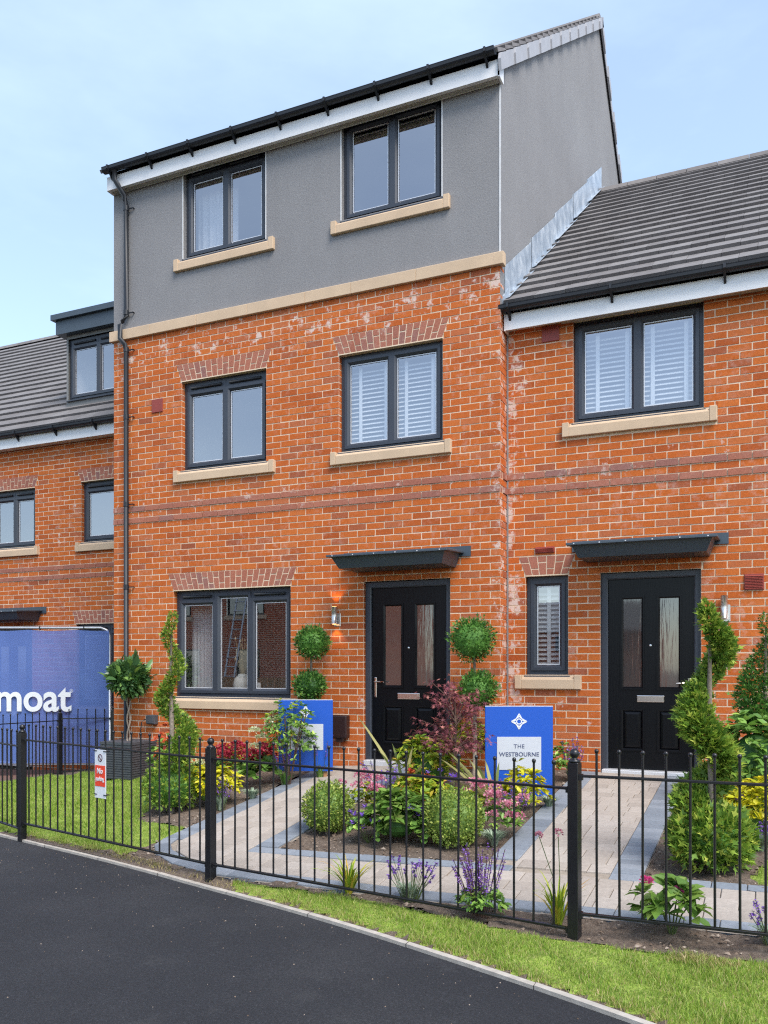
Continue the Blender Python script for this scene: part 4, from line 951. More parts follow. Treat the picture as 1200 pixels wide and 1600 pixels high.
def board(label, px0, px1, pyt, Z, h, words):
    x0 = (px0-600)/FPX*Z; w_ = (px1-px0)/FPX*Z; zt = CAM[2]+(HOR-pyt)*Z/FPX
    cx = x0+w_/2; wx, wy = CAM[0]+CO*cx-SI*Z, CAM[1]+SI*cx+CO*Z; zb = zt-h
    s_ = thing('sign_board', label, 'sign', (wx, wy, zb), TH, 'show home name boards')
    bevel(MB().box(-w_/2, w_/2, 0, .022, 0, h).build('panel', 'sign_blue', s_), .003)
    MB().box(-w_/2, w_/2, .001, .021, h+.001, h+.006).build('edge_trim', 'sign_white', s_)
    pw = w_*.65; pz0, pz1 = h*.30, h*.665
    MB().box(-pw/2, pw/2, -.005, -.0005, pz0, pz1).build('plate', 'sign_grey', s_)
    star(s_, 0, h*.835, -.001, h*.085)
    text('THE', .050*w_/.6, 'ink_blue', s_, (0, -.006, pz1-h*.125), space=1.1); text(words, .052*w_/.6, 'ink_blue', s_, (0, -.006, pz1-h*.215), space=1.05, bold=.0006)
    for sx_ in (-.36, .36): MB().box(sx_*w_-.02, sx_*w_+.02, .023, .06, Zg(wx, wy)-zb-.1, h*.5).build('stake', 'timber', s_)
    return s_
board('blue name board half hidden by a leafy shrub beside the brown meter box', 435, 520, 1094, 9.25, .77, 'PEMBROKE')
board('blue name board with clear lettering below the narrow window', 758, 864, 1104, 7.85, .83, 'WESTBOURNE')
# no-parking notice tied to the railings
u = .652; nx_, ny_ = C_[0]+(B[0]-C_[0])*.485, C_[1]+(B[1]-C_[1])*.485
ns = thing('notice_sign', 'small white and red No parking notice tied to the black railings', 'sign', (nx_, ny_, .0), aBC)
nw, nh, ztp = .155, .395, .835
MB().box(-nw/2, nw/2, -.022, -.018, ztp-nh, ztp).build('plate', 'sign_white', ns)
MB().box(-nw*.45, nw*.45, -.0245, -.0225, ztp-nh*.755, ztp-nh*.325).build('red_panel', 'sign_red', ns)
text('No', .062, 'sign_white', ns, (0, -.026, ztp-nh*.49), bold=.0012); text('parking', .048, 'sign_white', ns, (0, -.026, ztp-nh*.64), bold=.001, sx=.82)
mb = MB(); r_ = .031; cz = ztp-nh*.17
for k in range(24):
    a0, a1 = k*math.pi/12, (k+1)*math.pi/12
    mb.prism([(r_*math.cos(a0), cz+r_*math.sin(a0)), (r_*math.cos(a1), cz+r_*math.sin(a1)), (r_*.8*math.cos(a1), cz+r_*.8*math.sin(a1)), (r_*.8*math.cos(a0), cz+r_*.8*math.sin(a0))], -.0245, -.0225, 'y')
mb.prism([(-r_*.68, cz+r_*.55), (-r_*.55, cz+r_*.68), (r_*.68, cz-r_*.55), (r_*.55, cz-r_*.68)], -.0265, -.0246, 'y'); mb.build('prohibition_ring', 'ink_dark', ns)
for z in (ztp-.01, ztp-nh+.03):
    for sx_ in (-1, 1): MB().box(sx_*(nw/2-.01)-.02, sx_*(nw/2-.01)+.02, -.0275, .01, z-.003, z+.003).build('cable_tie', 'fence_black', ns)
# temporary fence panel with printed mesh banner
ZB_ = 13.15
def camxy(px, Z): x = (px-600)/FPX*Z; return CAM[0]+CO*x-SI*Z, CAM[1]+SI*x+CO*Z
bx0, by0 = camxy(-175, ZB_); bx1, by1 = camxy(172, ZB_); BL = math.hypot(bx1-bx0, by1-by0)
bn = thing('site_banner', 'blue mesh banner with white lettering on a galvanised site fence panel', 'banner', (bx0, by0, -.2), TH)
zt_, zb0 = CAM[2]+(HOR-981)*ZB_/FPX+.2, .24
n_, m_ = 70, 34; V, Fc = [], []
for j in range(m_+1):
    for i in range(n_+1):
        x = BL*i/n_; z = zb0+(zt_-.03-zb0)*j/m_; v = j/m_
        d_ = .010*math.sin(x*2.3+v*3)+.006*math.sin(x*9+5*v)+.012*math.exp(-((x-(BL-.85)-(1-v)*.75)/.05)**2)*(v > .35)
        sag = -.018*abs(math.sin(x*math.pi/.72))*(v**6)
        V.append((x*(1-.004*math.sin(v*3)), -.02+d_, z+sag))
for j in range(m_):
    for i in range(n_): a = j*(n_+1)+i; Fc.append((a, a+1, a+n_+2, a+n_+1))
np_mesh('banner_sheet', np.array(V), np.array(Fc), 'banner_mesh', bn, True)
fr = [(0, 0, 0), (0, 0, zt_-.12), (.03, 0, zt_-.04), (.12, 0, zt_), (BL-.14, 0, zt_), (BL-.05, 0, zt_-.035), (BL-.005, 0, zt_-.12), (BL, 0, 0)]
MB().tube(fr, .021, 10).build('frame', 'galvanised', bn, True); MB().tube([(0, 0, .22), (BL, 0, .22)], .012, 8).build('bottom_rail', 'galvanised', bn, True)
for k in range(5): MB().box(.3+k*.68-.008, .3+k*.68+.008, -.024, .024, zt_-.03, zt_+.024).build('cable_tie', 'fence_black', bn)
for u in (.0, BL): MB().box(u-.12, u+.12, -.3, .3, 0, .13).build('foot_block', 'kerb_concrete', bn)
def bpx(px, py): return ((px-600)/FPX*ZB_-(-175-600)/FPX*ZB_, CAM[2]+(HOR-py)*ZB_/FPX+.2)
xr, zr = bpx(112.5, 1110)
text('moat', .60, 'sign_white', bn, (xr, -.052, zr), bold=.012, align='RIGHT', sx=.93); text('\u00ae', .07, 'sign_white', bn, (bpx(116, 1078)[0], -.05, bpx(0, 1082)[1]), align='RIGHT', name='trademark')
tf.location = (-13.5, -14.4, -.3)
# wall lamps
def wall_lamp(label, x, y, z0, z1, lit):
    l_ = thing('wall_lamp', label, 'wall lamp', (x, y, (z0+z1)/2), 0, 'wall lamps beside the doors'); h = (z1-z0)/2
    bevel(MB().box(.0, .085, -.012, 0, -h-.01, h*.3).build('back_plate', 'lamp_steel', l_), .003)
    MB().tube([(.03, -.06, -h*.85), (.03, -.06, h)], .032, 16).build('cylinder', 'lamp_steel', l_, True)
    MB().box(.02, .04, -.06, -.005, -.02, .02).build('arm', 'lamp_steel', l_)
    MB().lathe([(.0, h+.002), (.026, h+.002)], .03, -.06, 14).build('bulb', 'lamp_glow' if lit else 'bead', l_)
    MB().lathe([(.0, -h*.85-.002), (.026, -h*.85-.002)], .03, -.06, 14).build('bulb', 'lamp_glow' if lit else 'bead', l_)
    if lit:
        for s_ in (1, -1):
            ld = bpy.data.lights.new('lamp_beam', 'SPOT'); ld.energy = 1.3; ld.color = (1, .50, .14); ld.spot_size = math.radians(95); ld.spot_blend = .6; ld.shadow_soft_size = .02
            lo = link('lamp_beam', ld, l_); lo.location = (.03, -.06, (h+.012) if s_ > 0 else -h*.85-.012); lo.rotation_euler = (math.pi if s_ > 0 else 0, 0, 0)
wall_lamp('lit steel cylinder wall lamp between the three light window and town house door', -1.98, 0, 1.99, 2.205, True)
wall_lamp('unlit steel cylinder wall lamp above the light green spiral conifer', 2.165, D, 1.965, 2.205, False)
# outdoor socket with its cable
sx_, _, sz_ = F(241, 1124, 0)
ob = thing('socket_box', 'small black outdoor socket box with a looped cable on the brick wall', 'socket', (sx_, 0, sz_))
bevel(MB().box(-.065, .065, -.075, 0, -.06, .06).build('housing', 'planter_slate', ob), .01, 2); bevel(MB().box(-.06, .06, -.095, -.0755, -.05, .055).build('lid', 'planter_slate', ob), .008, 2)
MB().tube([(-.065, -.04, -.01), (-.12, -.05, .0), (-.155, -.06, -.04), (-.16, -.07, -.15), (-.16, -.08, -.8)], .007, 8).build('cable', 'fence_black', ob, True)

# ---------------------------------------------------------------- things behind the window panes
def blind(label, x0, x1, z0, z1, y, tapes):
    b_ = thing('window_blind', label, 'blind', ((x0+x1)/2, y, z0)); w_ = (x1-x0)/2; n = int((z1-z0)/.05); mb = MB()
    for k in range(n): mb.prism([(-.018, k*.05), (-.016, k*.05-.003), (.018, k*.05+.026), (.016, k*.05+.029)], -w_, w_, 'x')
    mb.build('slats', 'blind_white', b_)
    for u in tapes: MB().box(-w_+2*w_*u-.02, -w_+2*w_*u+.02, -.024, -.022, -.02, z1-z0).build('tape', 'blind_white', b_)
    MB().box(-w_, w_, -.03, .03, z1-z0, z1-z0+.06).build('head_rail', 'blind_white', b_)
h = holes1[1]; blind('white slatted blind in the town house window above the lit lamp', h[0]+.06, h[1]-.06, h[2]+.08, h[3]-.1, .19, (.12, .4, .62, .9))
h = holes2[0]; blind('white slatted blind in the wide upper window of the two storey house', h[0]+.06, h[1]-.06, h[2]+.08, h[3]-.1, D+.19, (.14, .4, .62, .9))
h = holes2[1]; blind('white slatted blind in the narrow single light window', h[0]+.05, h[1]-.04, h[2]+.06, h[3]-.1, D+.19, (.45,))
def curtain(label, x0, x1, z0, z1, y):
    V, Fc = [], []; n = 28
    for i in range(n+1):
        x = x0+(x1-x0)*i/n
        for z in (z0, z1): V.append((x, y+.025*math.sin(i*1.25), z))
    for i in range(n): Fc.append((2*i, 2*i+2, 2*i+3, 2*i+1))
    tag(np_mesh('curtain', np.array(V), np.array(Fc), 'curtain', None, True), label, 'curtain')
h = W1[0]; curtain('pale curtain hanging in the top floor window beside the downpipe', h[0]+.0, h[0]+.62, h[2]-.2, h[3]+.1, .32)
h = holes1[2]; curtain('pale curtain beside the vase in the ground floor window', h[0]+.05, h[0]+.36, h[2]-.2, h[3]+.1, .32)
vx, _, vz = F(379, 1075, .3)
va = thing('vase', 'white rounded vase of dried stems behind the ground floor window', 'vase', (vx, .3, 1.15))
MB().lathe([(.0, 0), (.07, 0), (.105, .05), (.12, .14), (.10, .22), (.06, .26), (.055, .28)], seg=20).build('body', 'vase_white', va, True)
mb = MB()
for k in range(26):
    a = random.uniform(0, 6.3); t_ = random.uniform(.02, .17); hh = random.uniform(.4, .72)
    p = (math.cos(a)*t_, math.sin(a)*t_*.6, hh); mb.tube([(0, 0, .2), (p[0]*.4, p[1]*.4, .2+(hh-.2)*.5), p], .003, 4); mb.lathe([(0, p[2]-.02), (.014, p[2]), (0, p[2]+.04)], p[0], p[1], 6)
mb.build('dried_stems', 'dried_flower', va)
cdx, _, cdz = F(403, 1060, .3)
cdm = thing('card', 'small white standing card behind the ground floor window', 'card', (cdx, .28, 1.15)); MB().prism([(-.03, 0), (.03, 0), (.004, .17), (-.004, .17)], -.05, .05, 'x').build('face', 'sign_white', cdm)
lad = thing('ladder', 'aluminium ladder leaning on the brick house across the road', 'ladder', (-14.6, -15.6, -.3), 0)
for sx2 in (-.2, .2): MB().tube([(sx2, 0, 0), (sx2, -1.25, 4.6)], .035, 6).build('stile', 'galvanised', lad)
for k in range(14): MB().tube([(-.2, -.09*k*.96, .33*k+.2), (.2, -.09*k*.96, .33*k+.2)], .02, 6).build('rung', 'galvanised', lad)

# ================================================================ PLANTS
TPL = {
 'lite': (np.array([(0, 0, 0), (.27, .5, .06), (0, 1, -.04), (-.27, .5, .06)]), np.array([(0, 1, 2), (0, 2, 3)])),
 'oval': (np.array([(0, 0, 0), (.2, .3, .05), (.2, .65, .03), (0, 1, -.12), (-.2, .65, .03), (-.2, .3, .05), (0, .5, -.02)]), np.array([(0, 1, 6), (1, 2, 6), (2, 3, 6), (3, 4, 6), (4, 5, 6), (5, 0, 6)])),
 'round': (np.array([(0, 0, 0), (.36, .3, .05), (.38, .7, .0), (0, 1, -.08), (-.38, .7, .0), (-.36, .3, .05), (0, .5, -.04)]), np.array([(0, 1, 6), (1, 2, 6), (2, 3, 6), (3, 4, 6), (4, 5, 6), (5, 0, 6)])),
 'oval2': (np.array([(0, 0, 0), (.16, .15, .05), (.27, .4, .06), (.22, .68, .03), (0, 1, -.14), (-.22, .68, .03), (-.27, .4, .06), (-.16, .15, .05), (0, .3, -.01), (0, .65, -.03)]), np.array([(0, 1, 8), (1, 2, 8), (2, 9, 8), (2, 3, 9), (3, 4, 9), (4, 5, 9), (5, 6, 9), (6, 8, 9), (6, 7, 8), (7, 0, 8)])),
 'needle': (np.array([(0, 0, 0), (.11, .45, .03), (0, 1, 0), (-.11, .45, .03)]), np.array([(0, 1, 2), (0, 2, 3)])),
 'spray': (np.array([(0, 0, 0), (.05, .3, 0), (.3, .62, .02), (.08, .6, 0), (0, 1, -.03), (-.08, .6, 0), (-.3, .55, .02), (-.05, .3, 0)]), np.array([(0, 1, 7), (1, 2, 3), (1, 3, 5), (1, 5, 7), (3, 4, 5), (7, 5, 6)])),
 'maple': (np.array([(0, .1, 0), (.05, .35, 0), (.42, .25, -.05), (.12, .45, 0), (.42, .62, -.05), (.08, .55, 0), (0, 1, -.1), (-.08, .55, 0), (-.42, .62, -.05), (-.12, .45, 0), (-.42, .25, -.05), (-.05, .35, 0)]), np.array([(0, 1, 11), (1, 2, 3), (3, 4, 5), (5, 6, 7), (7, 8, 9), (9, 10, 11), (1, 3, 11), (3, 9, 11), (3, 5, 9), (5, 7, 9)])),
 'strap': (np.array([(.03, 0, 0), (-.03, 0, 0), (.04, .4, .05), (-.04, .4, .05), (.028, .75, .02), (-.028, .75, .02), (0, 1, -.08)]), np.array([(0, 2, 1), (1, 2, 3), (2, 4, 3), (3, 4, 5), (4, 6, 5)])),
}
def leaves(name, parent, pos, dirs, size, tpl, mat, tilt=.6, single=False):
    """many leaves in one mesh: each a little folded sheet along its own direction"""
    pos = np.asarray(pos, float); d = np.asarray(dirs, float); n = len(pos); size = np.broadcast_to(np.asarray(size, float), (n,))
    d /= np.linalg.norm(d, axis=1, keepdims=True)+1e-9
    r = RNG.normal(size=(n, 3))*tilt+np.array([0, 0, 1.]); x = np.cross(d, r); x /= np.linalg.norm(x, axis=1, keepdims=True)+1e-9; z = np.cross(x, d)
    tv, tf_ = TPL[tpl]
    V = pos[:, None]+size[:, None, None]*(tv[None, :, 0:1]*x[:, None]+tv[None, :, 1:2]*d[:, None]+tv[None, :, 2:3]*z[:, None])
    if single:                                # leaves large enough to pick apart: one object each
        for q in range(n): np_mesh('leaf', V[q], tf_, mat, parent)
        return
    Fa = (np.arange(n)[:, None, None]*len(tv)+tf_[None]).reshape(-1, 3)
    return tag(np_mesh(name, V.reshape(-1, 3), Fa, mat, parent), kind='stuff')
def rdir(n): v = RNG.normal(size=(n, 3)); return v/np.linalg.norm(v, axis=1, keepdims=True)
def ell(n, c, r, shell=.35, lump=.1, low=-1.):
    d = rdir(n)
    while low > -1 and (d[:, 2] < low).any(): k = d[:, 2] < low; d[k] = rdir(int(k.sum()))
    f = 1+lump*np.sin(d[:, 0]*7+1.3*c[0])*np.sin(d[:, 1]*6+c[1])*np.cos(d[:, 2]*7)
    rad = (1-shell*RNG.random(n)**1.6)*f*(1+.05*np.sin(d[:, 0]*17+d[:, 2]*13)*np.sin(d[:, 1]*19))
    return np.asarray(c)+d*rad[:, None]*np.asarray(r), d
def plant(name, label, x, y, cat='plant', group=None, dz=0.):
    return thing(name, label, cat, (x, y, Zg(x, y)+dz), RNG.uniform(-.0, .0), group)
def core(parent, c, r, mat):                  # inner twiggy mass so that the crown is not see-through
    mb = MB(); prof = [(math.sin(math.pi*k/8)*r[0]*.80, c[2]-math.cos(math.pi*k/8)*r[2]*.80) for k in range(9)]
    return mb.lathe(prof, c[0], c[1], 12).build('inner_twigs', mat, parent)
def ball(parent, c, r, n, size, tpl, mat, core_mat=None, up=.25, jit=.55, name='foliage', low=-1.):
    p, d = ell(n, c, r, .3, .1, low); dd = d+RNG.normal(size=(n, 3))*jit+np.array([0, 0, up])
    if core_mat: core(parent, c, r, core_mat)
    m = n//45; q, e = ell(m, c, r, .05, .1, -.2); leaves('stray_shoots', parent, q, e+RNG.normal(size=(m, 3))*.35+np.array([0, 0, .5]), size*RNG.uniform(1.1, 1.8, m), tpl, mat)
    return leaves(name, parent, p-d*size*.35, dd, size*RNG.uniform(.65, 1.3, n), tpl, mat)
def spiral(name, label, x, y, H, ctrl, skirt, seed, mat='conifer', rz=0., n=5200, leaf=.062):
    p_ = plant(name, label, x, y, 'topiary', 'clipped conifer topiary'); p_.rotation_euler = (0, 0, TH+rz)
    MB().tube([(0, 0, -.05), (.012, 0, H*.3), (-.008, 0, H*.6), (0, 0, H*.93)], [.03, .026, .02, .008], 8).build('trunk', 'bark', p_, True)
    zs = np.array([c[0] for c in ctrl]); 
    t = RNG.uniform(zs[0], zs[-1], n); wgt = np.interp(t, zs, [c[3]**1.6 for c in ctrl]); t = t[RNG.random(n) < wgt/wgt.max()+.12]; n = len(t)
    an, of, bl = (np.interp(t, zs, [c[k] for c in ctrl]) for k in (1, 2, 3))
    cen = np.stack([np.cos(an)*of, np.sin(an)*of, t], 1)
    d = rdir(n); rr = bl*(1-.45*RNG.random(n)**2)*(1+.28*np.sin(t*31+d[:, 0]*4)*np.sin(d[:, 1]*5+t*17)+.35*(RNG.random(n) < .05))
    pos = cen+d*rr[:, None]*np.array([1, 1, .8])
    out = pos.copy(); out[:, 2] = 0; dd = d*.8+out/(np.linalg.norm(out, axis=1, keepdims=True)+1e-6)*.5+np.array([0, 0, .55])+RNG.normal(size=(n, 3))*.3
    leaves('foliage', p_, pos, dd, leaf*RNG.uniform(.6, 1.25, n)*np.interp(t, zs, np.linspace(1.15, .8, len(zs))), 'spray', mat, 1.)
    if skirt:
        m = int(n*.42); q, d2 = ell(m, (0, 0, skirt[1]*.95), (skirt[0], skirt[0], skirt[1]), .4, .14, -.75)
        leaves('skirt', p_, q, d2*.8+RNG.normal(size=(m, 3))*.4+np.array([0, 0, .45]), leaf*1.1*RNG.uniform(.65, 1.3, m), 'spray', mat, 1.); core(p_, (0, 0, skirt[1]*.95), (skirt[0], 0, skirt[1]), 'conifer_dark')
    return p_
PI = math.pi
gx_, gy_, _ = G(1110, 1358)
spiral('spiral_conifer', 'light green spiral clipped conifer with bare trunk below the unlit lamp', gx_, gy_, 1.74, [(.40, PI, .12, .10), (.52, .5*PI, .12, .10), (.68, 0, .10, .07), (.80, -.5*PI, .095, .08), (1.0, -PI, .105, .10), (1.22, -1.45*PI, .08, .05), (1.45, -2*PI, .075, .068), (1.60, -2.5*PI, .045, .045), (1.73, -3*PI, .025, .032)], (.25, .21), 3, n=9500, leaf=.07)
gx_, gy_, _ = G(268, 1268)
spiral('spiral_conifer', 'slender spiral clipped conifer beside the lawn and ground floor window', gx_, gy_, 1.95, [(.46, -.5*PI, .1, .11), (.60, -.15*PI, .14, .10), (.75, 0, .15, .105), (.90, .4*PI, .09, .075), (1.1, PI, .075, .07), (1.25, 1.5*PI, .05, .045), (1.42, 2*PI, .065, .06), (1.58, 2.5*PI, .035, .04), (1.70, 3*PI, .045, .045), (1.82, 3.5*PI, .02, .035), (1.94, 4*PI, .01, .025)], (.26, .25), 5, 'conifer', n=9500, leaf=.05)
sx3, _, _ = F(1197, 1100, -.75)
spiral('spiral_conifer', 'dark green spiral clipped conifer against the brick wall behind the laurel', sx3, -.75, 1.62, [(.62, PI*1.2, .08, .12), (.86, PI, .10, .14), (1.06, .9*PI, .09, .115), (1.23, .5*PI, .05, .08), (1.38, 0, .045, .065), (1.5, -.5*PI, .03, .05), (1.6, -PI, .015, .03)], None, 8, 'conifer_dark', n=5200, leaf=.05)
def two_ball(label, px, y, balls):
    x, _, _ = F(px, 1000, y); p_ = plant('ball_topiary', label, x, y, 'topiary', 'clipped conifer topiary'); z0 = p_.location[2]
    zc = [F(px, b_[1], y)[2]-z0 for b_ in balls]
    MB().tube([(0, 0, -.05), (.01, 0, zc[-1]*.5), (0, 0, zc[0])], [.022, .02, .012], 8).build('trunk', 'bark', p_, True)
    for (pxc, pyc, r), z in zip(balls, zc):
        xx = F(pxc, pyc, y)[0]-x; ball(p_, (xx, 0, z), (r, r, r*.95), 2300, .042, 'spray', 'conifer_dark', 'conifer_dark', .45, .45)
two_ball('two tiered green ball topiary under the lit wall lamp', 486, -.30, [(488, 1005, .195), (484, 1073, .18)])
two_ball('two tiered green ball topiary behind the purple maple', 741, -.42, [(738, 1000, .235), (747, 1078, .20)])
# bay tree in slate planter
bx_, _, _ = F(201, 1150, -.38)
pl = thing('planter', 'square ribbed slate grey planter at the corner of the town house', 'planter', (bx_, -.38, Zg(bx_, -.38))); w_ = .235
MB().box(-w_, w_, -w_, w_, 0, .42).build('body', 'planter_slate', pl)
for k in range(14): 
    z = .012+k*.029; MB().ring(-w_-.006, w_+.006, -w_-.006, w_+.006, .0065, z, z+.019).build('rib', 'planter_slate', pl).matrix_local = Matrix(((1, 0, 0, 0), (0, 0, 1, 0), (0, 1, 0, 0), (0, 0, 0, 1)))
MB().box(-w_-.008, w_+.008, -w_-.008, w_+.008, .42, .45).build('rim', 'planter_slate', pl); 
bt_ = thing('bay_tree', 'round headed bay tree with a twisted stem growing in the slate planter', 'tree', (bx_, -.38, Zg(bx_, -.38)+.45))
zc = F(199, 1060, -.38)[2]-bt_.location[2]
for ph in (0, PI): MB().tube([(.02*math.cos(ph+k*.75), .02*math.sin(ph+k*.75), zc*.95*k/14) for k in range(15)], .011, 7).build('stem', 'bark', bt_, True)
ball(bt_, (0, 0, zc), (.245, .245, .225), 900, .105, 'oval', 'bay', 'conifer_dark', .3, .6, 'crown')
# box balls
for (px, py, r, lb) in ((512, 1306, .215, 'clipped box ball at the paving corner in front of the pale pink spirea'), (713, 1330, .225, 'clipped box ball at the bed front beside the low silvery plant')):
    x, y, z = G(px, py); y += r*.5; p_ = plant('box_ball', lb, x-.06, y, 'shrub', 'clipped box balls')
    ball(p_, (0, 0, r*.93), (r, r, r), 5200, .024, 'lite', 'box_leaf', 'conifer_dark', .2, .7, low=-.9)
    MB().tube([(0, 0, -.04), (0, 0, r)], .02, 6).build('trunk', 'bark', p_)
# Japanese maple
x, y, z = G(712, 1250); mp_ = plant('japanese_maple', 'purple leaved Japanese maple in the bed between the two paths', x, y, 'tree'); k0 = 1335/7.6
tw = MB(); LP, LD = [], []
tw.tube([(0, 0, -.05), (.02, 0, .3), (-.01, .01, .55), (.02, 0, .75)], [.018, .015, .012, .006], 7)
for k in range(46):
    a = RNG.uniform(0, 2*PI); z0 = RNG.uniform(.36, .8); R = RNG.uniform(.12, .47)*(1.05-.45*abs(z0-.55)/.3); zz = z0+RNG.uniform(.06, .4)*(1-.5*R)
    e = np.array([math.cos(a)*R, math.sin(a)*R*.8, min(zz, 1.16)]); m_ = np.array([e[0]*.5, e[1]*.5, (z0+e[2])/2+.05]); tw.tube([(0, 0, z0), tuple(m_), tuple(e)], [.006, .004, .002], 5)
    for q in range(21):
        u = RNG.uniform(.35, 1.1); c = np.array([0, 0, z0])*(1-u)+e*u+np.array([0, 0, .05*math.sin(PI*min(u, 1))]); LP.append(c+RNG.normal(size=3)*.028)
        LD.append(np.array([e[0], e[1], 0])*1.2+RNG.normal(size=3)*.5+np.array([0, 0, -.25]))
tw.build('trunk', 'stem_brown', mp_, True); leaves('crown', mp_, LP, LD, RNG.uniform(.05, .085, len(LP)), 'maple', 'maple', .5)
# generic small plants --------------------------------------------------------
def mound(name, label, px, py, r, h, n, size, tpl, mat, stem='stem_green', group=None, cat='shrub', dy=0., core_=True, jit=.55, up=.35):
    x, y, z = G(px, py); p_ = plant(name, label, x, y+dy, cat, group); mb = MB()
    for k in range(7): a = k*.9; mb.tube([(0, 0, -.03), (math.cos(a)*r*.3, math.sin(a)*r*.3, h*.5), (math.cos(a)*r*.6, math.sin(a)*r*.6, h*.8)], .006, 5)
    mb.build('stems', stem, p_)
    c = (0, 0, h*.52); rr = (r, r*.9, h*.5)
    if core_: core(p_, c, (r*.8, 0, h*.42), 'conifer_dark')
    p, d = ell(n, c, rr, .55, .22, -.7); leaves('foliage', p_, p, d+RNG.normal(size=(n, 3))*jit+np.array([0, 0, up]), size*RNG.uniform(.6, 1.3, n), tpl, mat); return p_
def rosettes(p_, r, h, n, k, size, mat, name='foliage', tpl='oval', single=False):   # whorls of leaves at shoot tips
    P, Dd = [], []; c, d = ell(n, (0, 0, h*.55), (r, r*.9, h*.5), .45, .15, -.35)
    for q in range(n):
        ax = d[q]*.6+np.array([0, 0, .8]); ax /= np.linalg.norm(ax)
        for m in range(k):
            v = RNG.normal(size=3); v -= ax*(v@ax); v /= np.linalg.norm(v)+1e-6; P.append(c[q]); Dd.append(v+ax*RNG.uniform(.15, .7))
    return leaves(name, p_, P, Dd, size*RNG.uniform(.7, 1.25, len(P)), tpl, mat, .3, single)
def heads(p_, cs, r, n, size, mat, name='flower_head', flat=.6):        # domed flower clusters
    for c in cs:
        p, d = ell(n, c, (r, r, r*flat), .3, .1, -.2); leaves(name, p_, p, d+RNG.normal(size=(n, 3))*.4+np.array([0, 0, .3]), size*RNG.uniform(.7, 1.3, n), 'round', mat)
def spikes(p_, n, r, h0, h1, flo, mat, stem='stem_green', lean=.35, head=.45, dens=34):
    mb = MB(); P, Dd = [], []
    for k in range(n):
        a = RNG.uniform(0, 2*PI); q = r*math.sqrt(RNG.random()); hh = RNG.uniform(h0, h1); b_ = np.array([math.cos(a)*q*.4, math.sin(a)*q*.4, 0]); e = np.array([math.cos(a)*q*(1+lean), math.sin(a)*q*(1+lean), hh])
        mb.tube([tuple(b_), tuple((b_+e)/2+np.array([0, 0, .02])), tuple(e)], .0022, 4)
        for m in range(dens):
            u = 1-head*RNG.random(); c = b_*(1-u)+e*u; P.append(c+RNG.normal(size=3)*.003); v = RNG.normal(size=3); v[2] = abs(v[2])*.5; Dd.append(v)
    mb.build('stems', stem, p_); leaves('flower_spikes', p_, P, Dd, flo*RNG.uniform(.6, 1.3, len(P)), 'round', mat)
def grassy(p_, n, h0, h1, mat, spread=.8, size=1., name='leaves', wide=1., single=False):
    P, Dd, S = [], [], []
    V, Fc = [], []
    for k in range(n):
        a = RNG.uniform(0, 2*PI); hh = RNG.uniform(h0, h1); sp_ = spread*RNG.uniform(.2, 1)*hh; w_ = .006*wide*RNG.uniform(.7, 1.3); pts = []
        nx_, ny_ = -math.sin(a)*w_, math.cos(a)*w_; k0_ = len(V)
        for u in (0, .35, .65, .88, 1): c = (math.cos(a)*sp_*u**1.6+math.cos(a)*.02, math.sin(a)*sp_*u**1.6+math.sin(a)*.02, hh*(u-.42*spread*u**3)); f_ = (1-u**2.2); V += [(c[0]+nx_*f_, c[1]+ny_*f_, c[2]), (c[0]-nx_*f_, c[1]-ny_*f_, c[2]+.001)]
        for q in range(4): Fc.append((k0_+2*q, k0_+2*q+1, k0_+2*q+3, k0_+2*q+2))
    if single:
        V = np.array(V); F4 = np.array([(2*q, 2*q+1, 2*q+3, 2*q+2) for q in range(4)])
        for k in range(n): np_mesh('leaf', V[k*10:k*10+10], F4, mat, p_)
        return
    return tag(np_mesh(name, np.array(V), np.array(Fc), mat, p_), kind='stuff')
def bare(name, label, px, py, cat='plant', group=None, dx=0., dy=0.):
    x, y, z = G(px, py); return plant(name, label, x+dx, y+dy, cat, group)
# left bed
p_ = bare('yellow_shrub', 'bright yellow leaved shrub at the foot of the slender spiral conifer', 328, 1258, 'shrub'); rosettes(p_, .30, .36, 150, 7, .075, 'yellow_leaf'); core(p_, (0, 0, .15), (.2, 0, .14), 'green_leaf')
p_ = bare('astilbe', 'crimson flowered plant below the ground floor window', 355, 1222); rosettes(p_, .2, .26, 60, 5, .07, 'green_leaf'); heads(p_, [(RNG.uniform(-.2, .2), RNG.uniform(-.15, .15), RNG.uniform(.26, .42)) for _ in range(14)], .055, 55, .024, 'crimson', flat=.8)
p_ = bare('hydrangea', 'deep red mophead hydrangea between the crimson plant and the viburnum', 408, 1228); rosettes(p_, .2, .3, 45, 5, .10, 'green_leaf', tpl='round'); heads(p_, [(RNG.uniform(-.2, .22), RNG.uniform(-.18, .1), RNG.uniform(.24, .42)) for _ in range(10)], .065, 80, .028, 'crimson', flat=.7)
p_ = bare('viburnum', 'tall leafy shrub with cream flower heads overlapping a blue name board', 452, 1228, 'shrub'); rosettes(p_, .29, .88, 135, 6, .06, 'green_leaf'); rosettes(p_, .26, .9, 30, 5, .05, 'lime_leaf', 'young_leaves'); heads(p_, [(-.30, -.05, .50), (-.36, -.1, .40), (-.22, 0, .62), (-.4, -.05, .32), (-.12, -.1, .7), (-.3, -.2, .58)], .065, 70, .026, 'cream_flower')
mb = MB(); [mb.tube([(0, 0, -.03), (math.cos(k)*.08, math.sin(k)*.08, .35), (math.cos(k)*.2, math.sin(k)*.2, .75)], .006, 5) for k in range(7)]; mb.build('stems', 'stem_brown', p_)
p_ = bare('lavender', 'low silvery plant beside the path in front of the red hydrangea', 394, 1250, group='silver foliage plants'); grassy(p_, 260, .09, .17, 'silver_leaf', .8)
